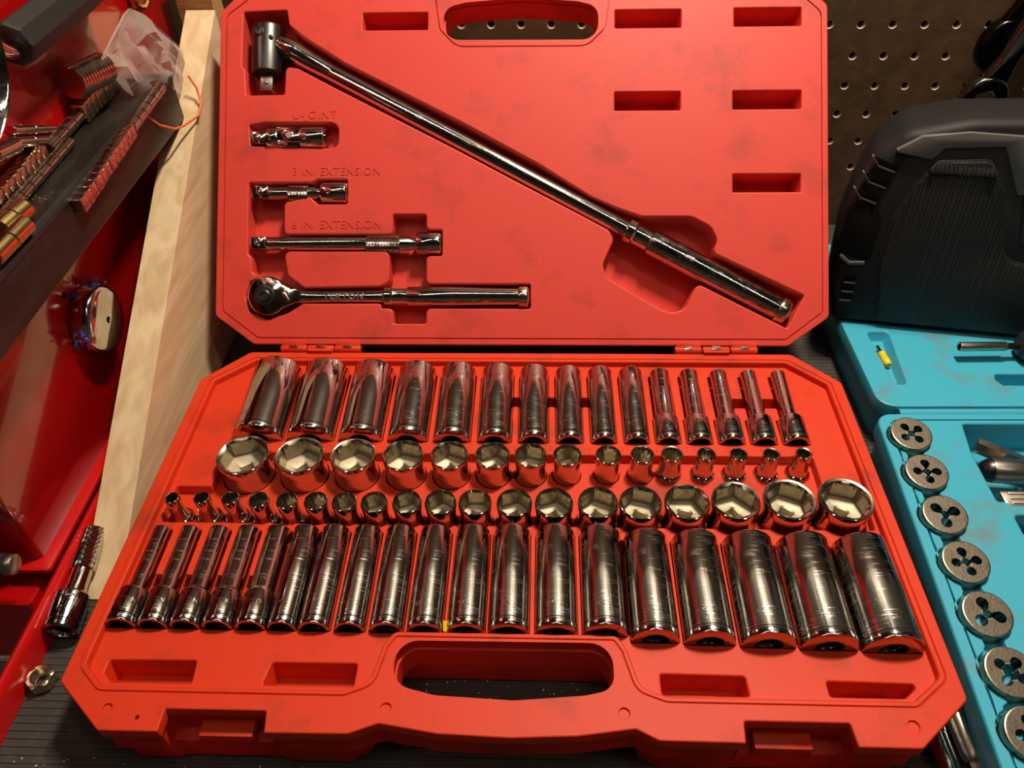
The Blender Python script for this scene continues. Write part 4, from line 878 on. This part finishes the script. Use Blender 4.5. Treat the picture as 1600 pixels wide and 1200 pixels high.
# two chrome tubes between the cases
for (x0, y0, x1, y1, r, lab, m) in ((0.2352, -0.068, 0.2375, -0.129, .0062, 'satin chrome socket bar squeezed beside the teal case corner', 'steel_satin'), (0.2215, -0.075, 0.2230, -0.140, .0060, 'dark chrome tube lying under the red case corner', 'chrome')):
    tb = thing('socket_bar', lab, 'socket bar', T((x0, y0, r + .0004))); M0 = axis_frame((0, 0, 0), (x1 - x0, y1 - y0, 0)); ln = math.hypot(x1 - x0, y1 - y0)
    MB().lathe([(r * .95, 0), (r, .001), (r, ln * .62), (r * .95, ln * .625)], 30, M0).build('sleeve', 'chrome', tb, 34)
    MB().lathe([(r * .93, ln * .622), (r * .93, ln - .004), (r * .80, ln - .001), (r * .7, ln)], 30, M0).build('stem', m, tb, 34)
    MB().rings([ngon(4, r * .75, ln - .001, 24), ngon(4, r * .75, ln + .006, 24)], True, True, M0).build('square_tip', m, tb, 25)

# jobsite radio
rd_ = thing('jobsite_radio', 'bulky black jobsite radio standing on the teal lid', 'radio', T((0.36, 0.24, TZ)))
RI = rd_.matrix_world.inverted()
FP = [(0.243, 0.0356), (0.236, 0.060), (0.2335, 0.100), (0.237, 0.135), (0.2455, 0.163), (0.262, 0.180), (0.300, 0.190), (0.360, 0.194), (0.450, 0.194), (0.520, 0.186), (0.548, 0.150), (0.552, 0.100), (0.545, 0.0356)]
FPL = round_poly(FP, [.004, .02, .03, .03, .02, .02, .03, .03, .03, .03, .03, .03, .004], 4)
def rring(k, y, lean, dz=0.0):
    cx, cz = 0.395, 0.105
    return [(cx + (x - cx) * k, y + lean * (z - 0.035), max(0.0356, cz + (z - cz) * k + dz)) for x, z in FPL]
mb = MB(); mb.rings([rring(.945, .1905, .14), rring(.965, .1922, .14), rring(.982, .196, .13), rring(.985, .204, .12), rring(.93, .255, .05, -.004), rring(.85, .300, .02, -.010), rring(.80, .312, 0, -.012)])
mb.build('radio_body', 'radio_plastic', rd_, 40, RI)
RF = T((0, 0.1905, 0.035)) @ Rx(math.pi / 2 - math.atan(.14))          # local x = world x, local y = up the leaning front, local z = towards the camera
RFI = RI @ RF
GR = round_poly([(0.279, .006), (0.2680, 0.055), (0.2690, 0.088), (0.2765, 0.112), (0.2860, 0.129), (0.3180, 0.1320), (0.3330, 0.112), (0.3480, 0.060), (0.475, 0.060), (0.49, .006)], [.004, .02, .02, .02, .006, .006, .01, .02, .02, .004], 4)
MB().prism(inset(GR, -.0012), -.004, .0016, .0008).build('grille_frame', 'black_plastic', rd_, 40, RFI)
MB().prism(GR, -.003, .0030, .0014).build('speaker_grille', 'grille', rd_, 40, RFI)
MB().prism(round_poly([(0.2860, 0.1300), (0.2800, 0.1215), (0.3265, 0.1215), (0.3185, 0.1325)], .002, 3), -.001, .0034, .0006).build('grille_top', 'grille', rd_, 40, RFI @ T((0, .1215, .0016)) @ Rx(-0.35) @ T((0, -.1215, 0)))
TRM = round_poly([(0.2560, 0.134), (0.2820, 0.1305), (0.2880, 0.1385), (0.3240, 0.1420), (0.3420, 0.110), (0.352, 0.112), (0.336, 0.1495), (0.30, 0.1500), (0.272, 0.1455)], .0015, 3)
MB().prism(TRM, -.004, .0016, .0010).build('trim', 'radio_trim', rd_, 40, RFI)
SCR = round_poly([(0.345, 0.114), (0.34, 0.140), (0.44, 0.142), (0.44, 0.075), (0.356, 0.075)], .003, 3)
MB().prism(SCR, -.004, .0010, .0008).build('control_panel', 'black_plastic', rd_, 40, RFI)
for k in range(3):
    x0, y0 = 0.2510 - k * .0032, 0.1230 - k * .0115
    sl = [(x0 - .006, y0 + .0075), (x0 - .001, y0 + .001), (x0 + .010, y0 - .0025), (x0 + .012, y0 + .0015), (x0 + .001, y0 + .0055)]
    MB().prism(round_poly(sl, .0008, 2), -.003, .0008, .0003).build('vent_slot', 'black_hole', rd_, 40, RFI)
    lp_ = [(x0 - .0068, y0 + .0070), (x0 - .0015, y0 + .0002), (x0 + .0098, y0 - .0035), (x0 + .0100, y0 - .0025), (x0 - .001, y0 + .0010), (x0 - .006, y0 + .0075)]
    MB().prism(lp_, -.003, .0016).build('vent_lip', 'radio_trim', rd_, 40, RFI)
MB().prism(round_poly([(0.238, .058), (0.262, .052), (0.262, .085), (0.252, .102), (0.238, .092)], .003, 3), -.004, .0006, .0005).build('hand_recess', 'black_hole', rd_, 40, RFI)
MB().prism(round_poly([(0.240, .055), (0.2475, .0495), (0.258, .0505), (0.2585, .053), (0.248, .052), (0.241, .0575)], .0006, 2), -.003, .0022, .0004).build('recess_lip', 'radio_trim', rd_, 40, RFI)
for k in range(3):
    MB().box(0.2480, 0.2565, .0200 + k * .0075, .0245 + k * .0075, -.002, .0006).build('foot_slot', 'black_hole', rd_, 0, RFI)
    MB().box(0.2482, 0.2562, .0192 + k * .0075, .0202 + k * .0075, -.002, .0014).build('foot_lip', 'radio_trim', rd_, 0, RFI)

_c = T((0.240, 0.190, 0)); rd_.matrix_world = T((-0.006, 0, 0)) @ _c @ Rz(math.radians(-9)) @ _c.inverted() @ rd_.matrix_world

# wrenches hanging on the pegboard
def hung_wrench(label, p0, p1, wd, th, m, jaw, grooved, ring):
    """combination wrench hanging jaw down: p0 = centre of the jaw, p1 = far end of the handle"""
    p0 = Vector(p0); d = Vector(p1) - p0; h = d.length; t_ = thing('hanging_wrench', label, 'wrench', axis_frame(p0, d, (0, -1, 0)))
    # local z along the handle, local x across, local y out of the wall
    F = Matrix(((1, 0, 0, 0), (0, 0, -1, 0), (0, 1, 0, 0), (0, 0, 0, 1)))          # polygon (x, z) extruded along -y
    sh = round_poly([(-wd * .62, jaw * .55), (wd * .62, jaw * .55), (wd * .42, jaw * 1.7), (wd * .5, h), (-wd * .5, h), (-wd * .42, jaw * 1.7)], .004, 4)
    MB().prism(sh, -th / 2, th / 2, th * .3, F).build('handle', m, t_, 50)
    if grooved:
        for s_ in (-1, 1): MB().prism(round_poly([(-wd * .24, jaw * 2.0), (wd * .24, jaw * 2.0), (wd * .30, h - .01), (-wd * .30, h - .01)], .003, 3), s_ * th * .5 - .0007, s_ * th * .5 + .0007, .0004, F).build('raised_panel', m, t_, 50)
    out = []
    for a in range(-62, 243, 16): out.append((jaw * math.cos(math.radians(a)), jaw * math.sin(math.radians(a))))
    out += [(-jaw * .40, -jaw * .55), (-jaw * .42, jaw * .12), (0, jaw * .32), (jaw * .42, jaw * .12), (jaw * .40, -jaw * .55)]
    if ring: out = [(jaw * math.cos(a * math.pi / 16), jaw * 1.25 * math.sin(a * math.pi / 16)) for a in range(32)]
    MB().prism(out, -th * .62, th * .62, th * .25, F).build('jaw', m, t_, 50)
    return t_
w1 = hung_wrench('dark chrome wrench with stamped number hanging at the top right corner', (0.3760, 0.345, 0.1440), (0.4060, 0.345, 0.2550), .0185, .010, 'wrench_chrome', .0185, False, False)
text_obj('stamped_number', '7/16', .0062, .0004, 'chrome', w1, Matrix(((0, -1, 0, 0.001), (0, 0, 1, 0.0052), (-1, 0, 0, 0.078), (0, 0, 0, 1))), 0.0, 'LEFT', 1.1)
hung_wrench('black ring wrench hanging behind the dark chrome one at top right', (0.3880, 0.372, 0.1760), (0.4130, 0.372, 0.2700), .0200, .010, 'wrench_black', .0175, True, True)
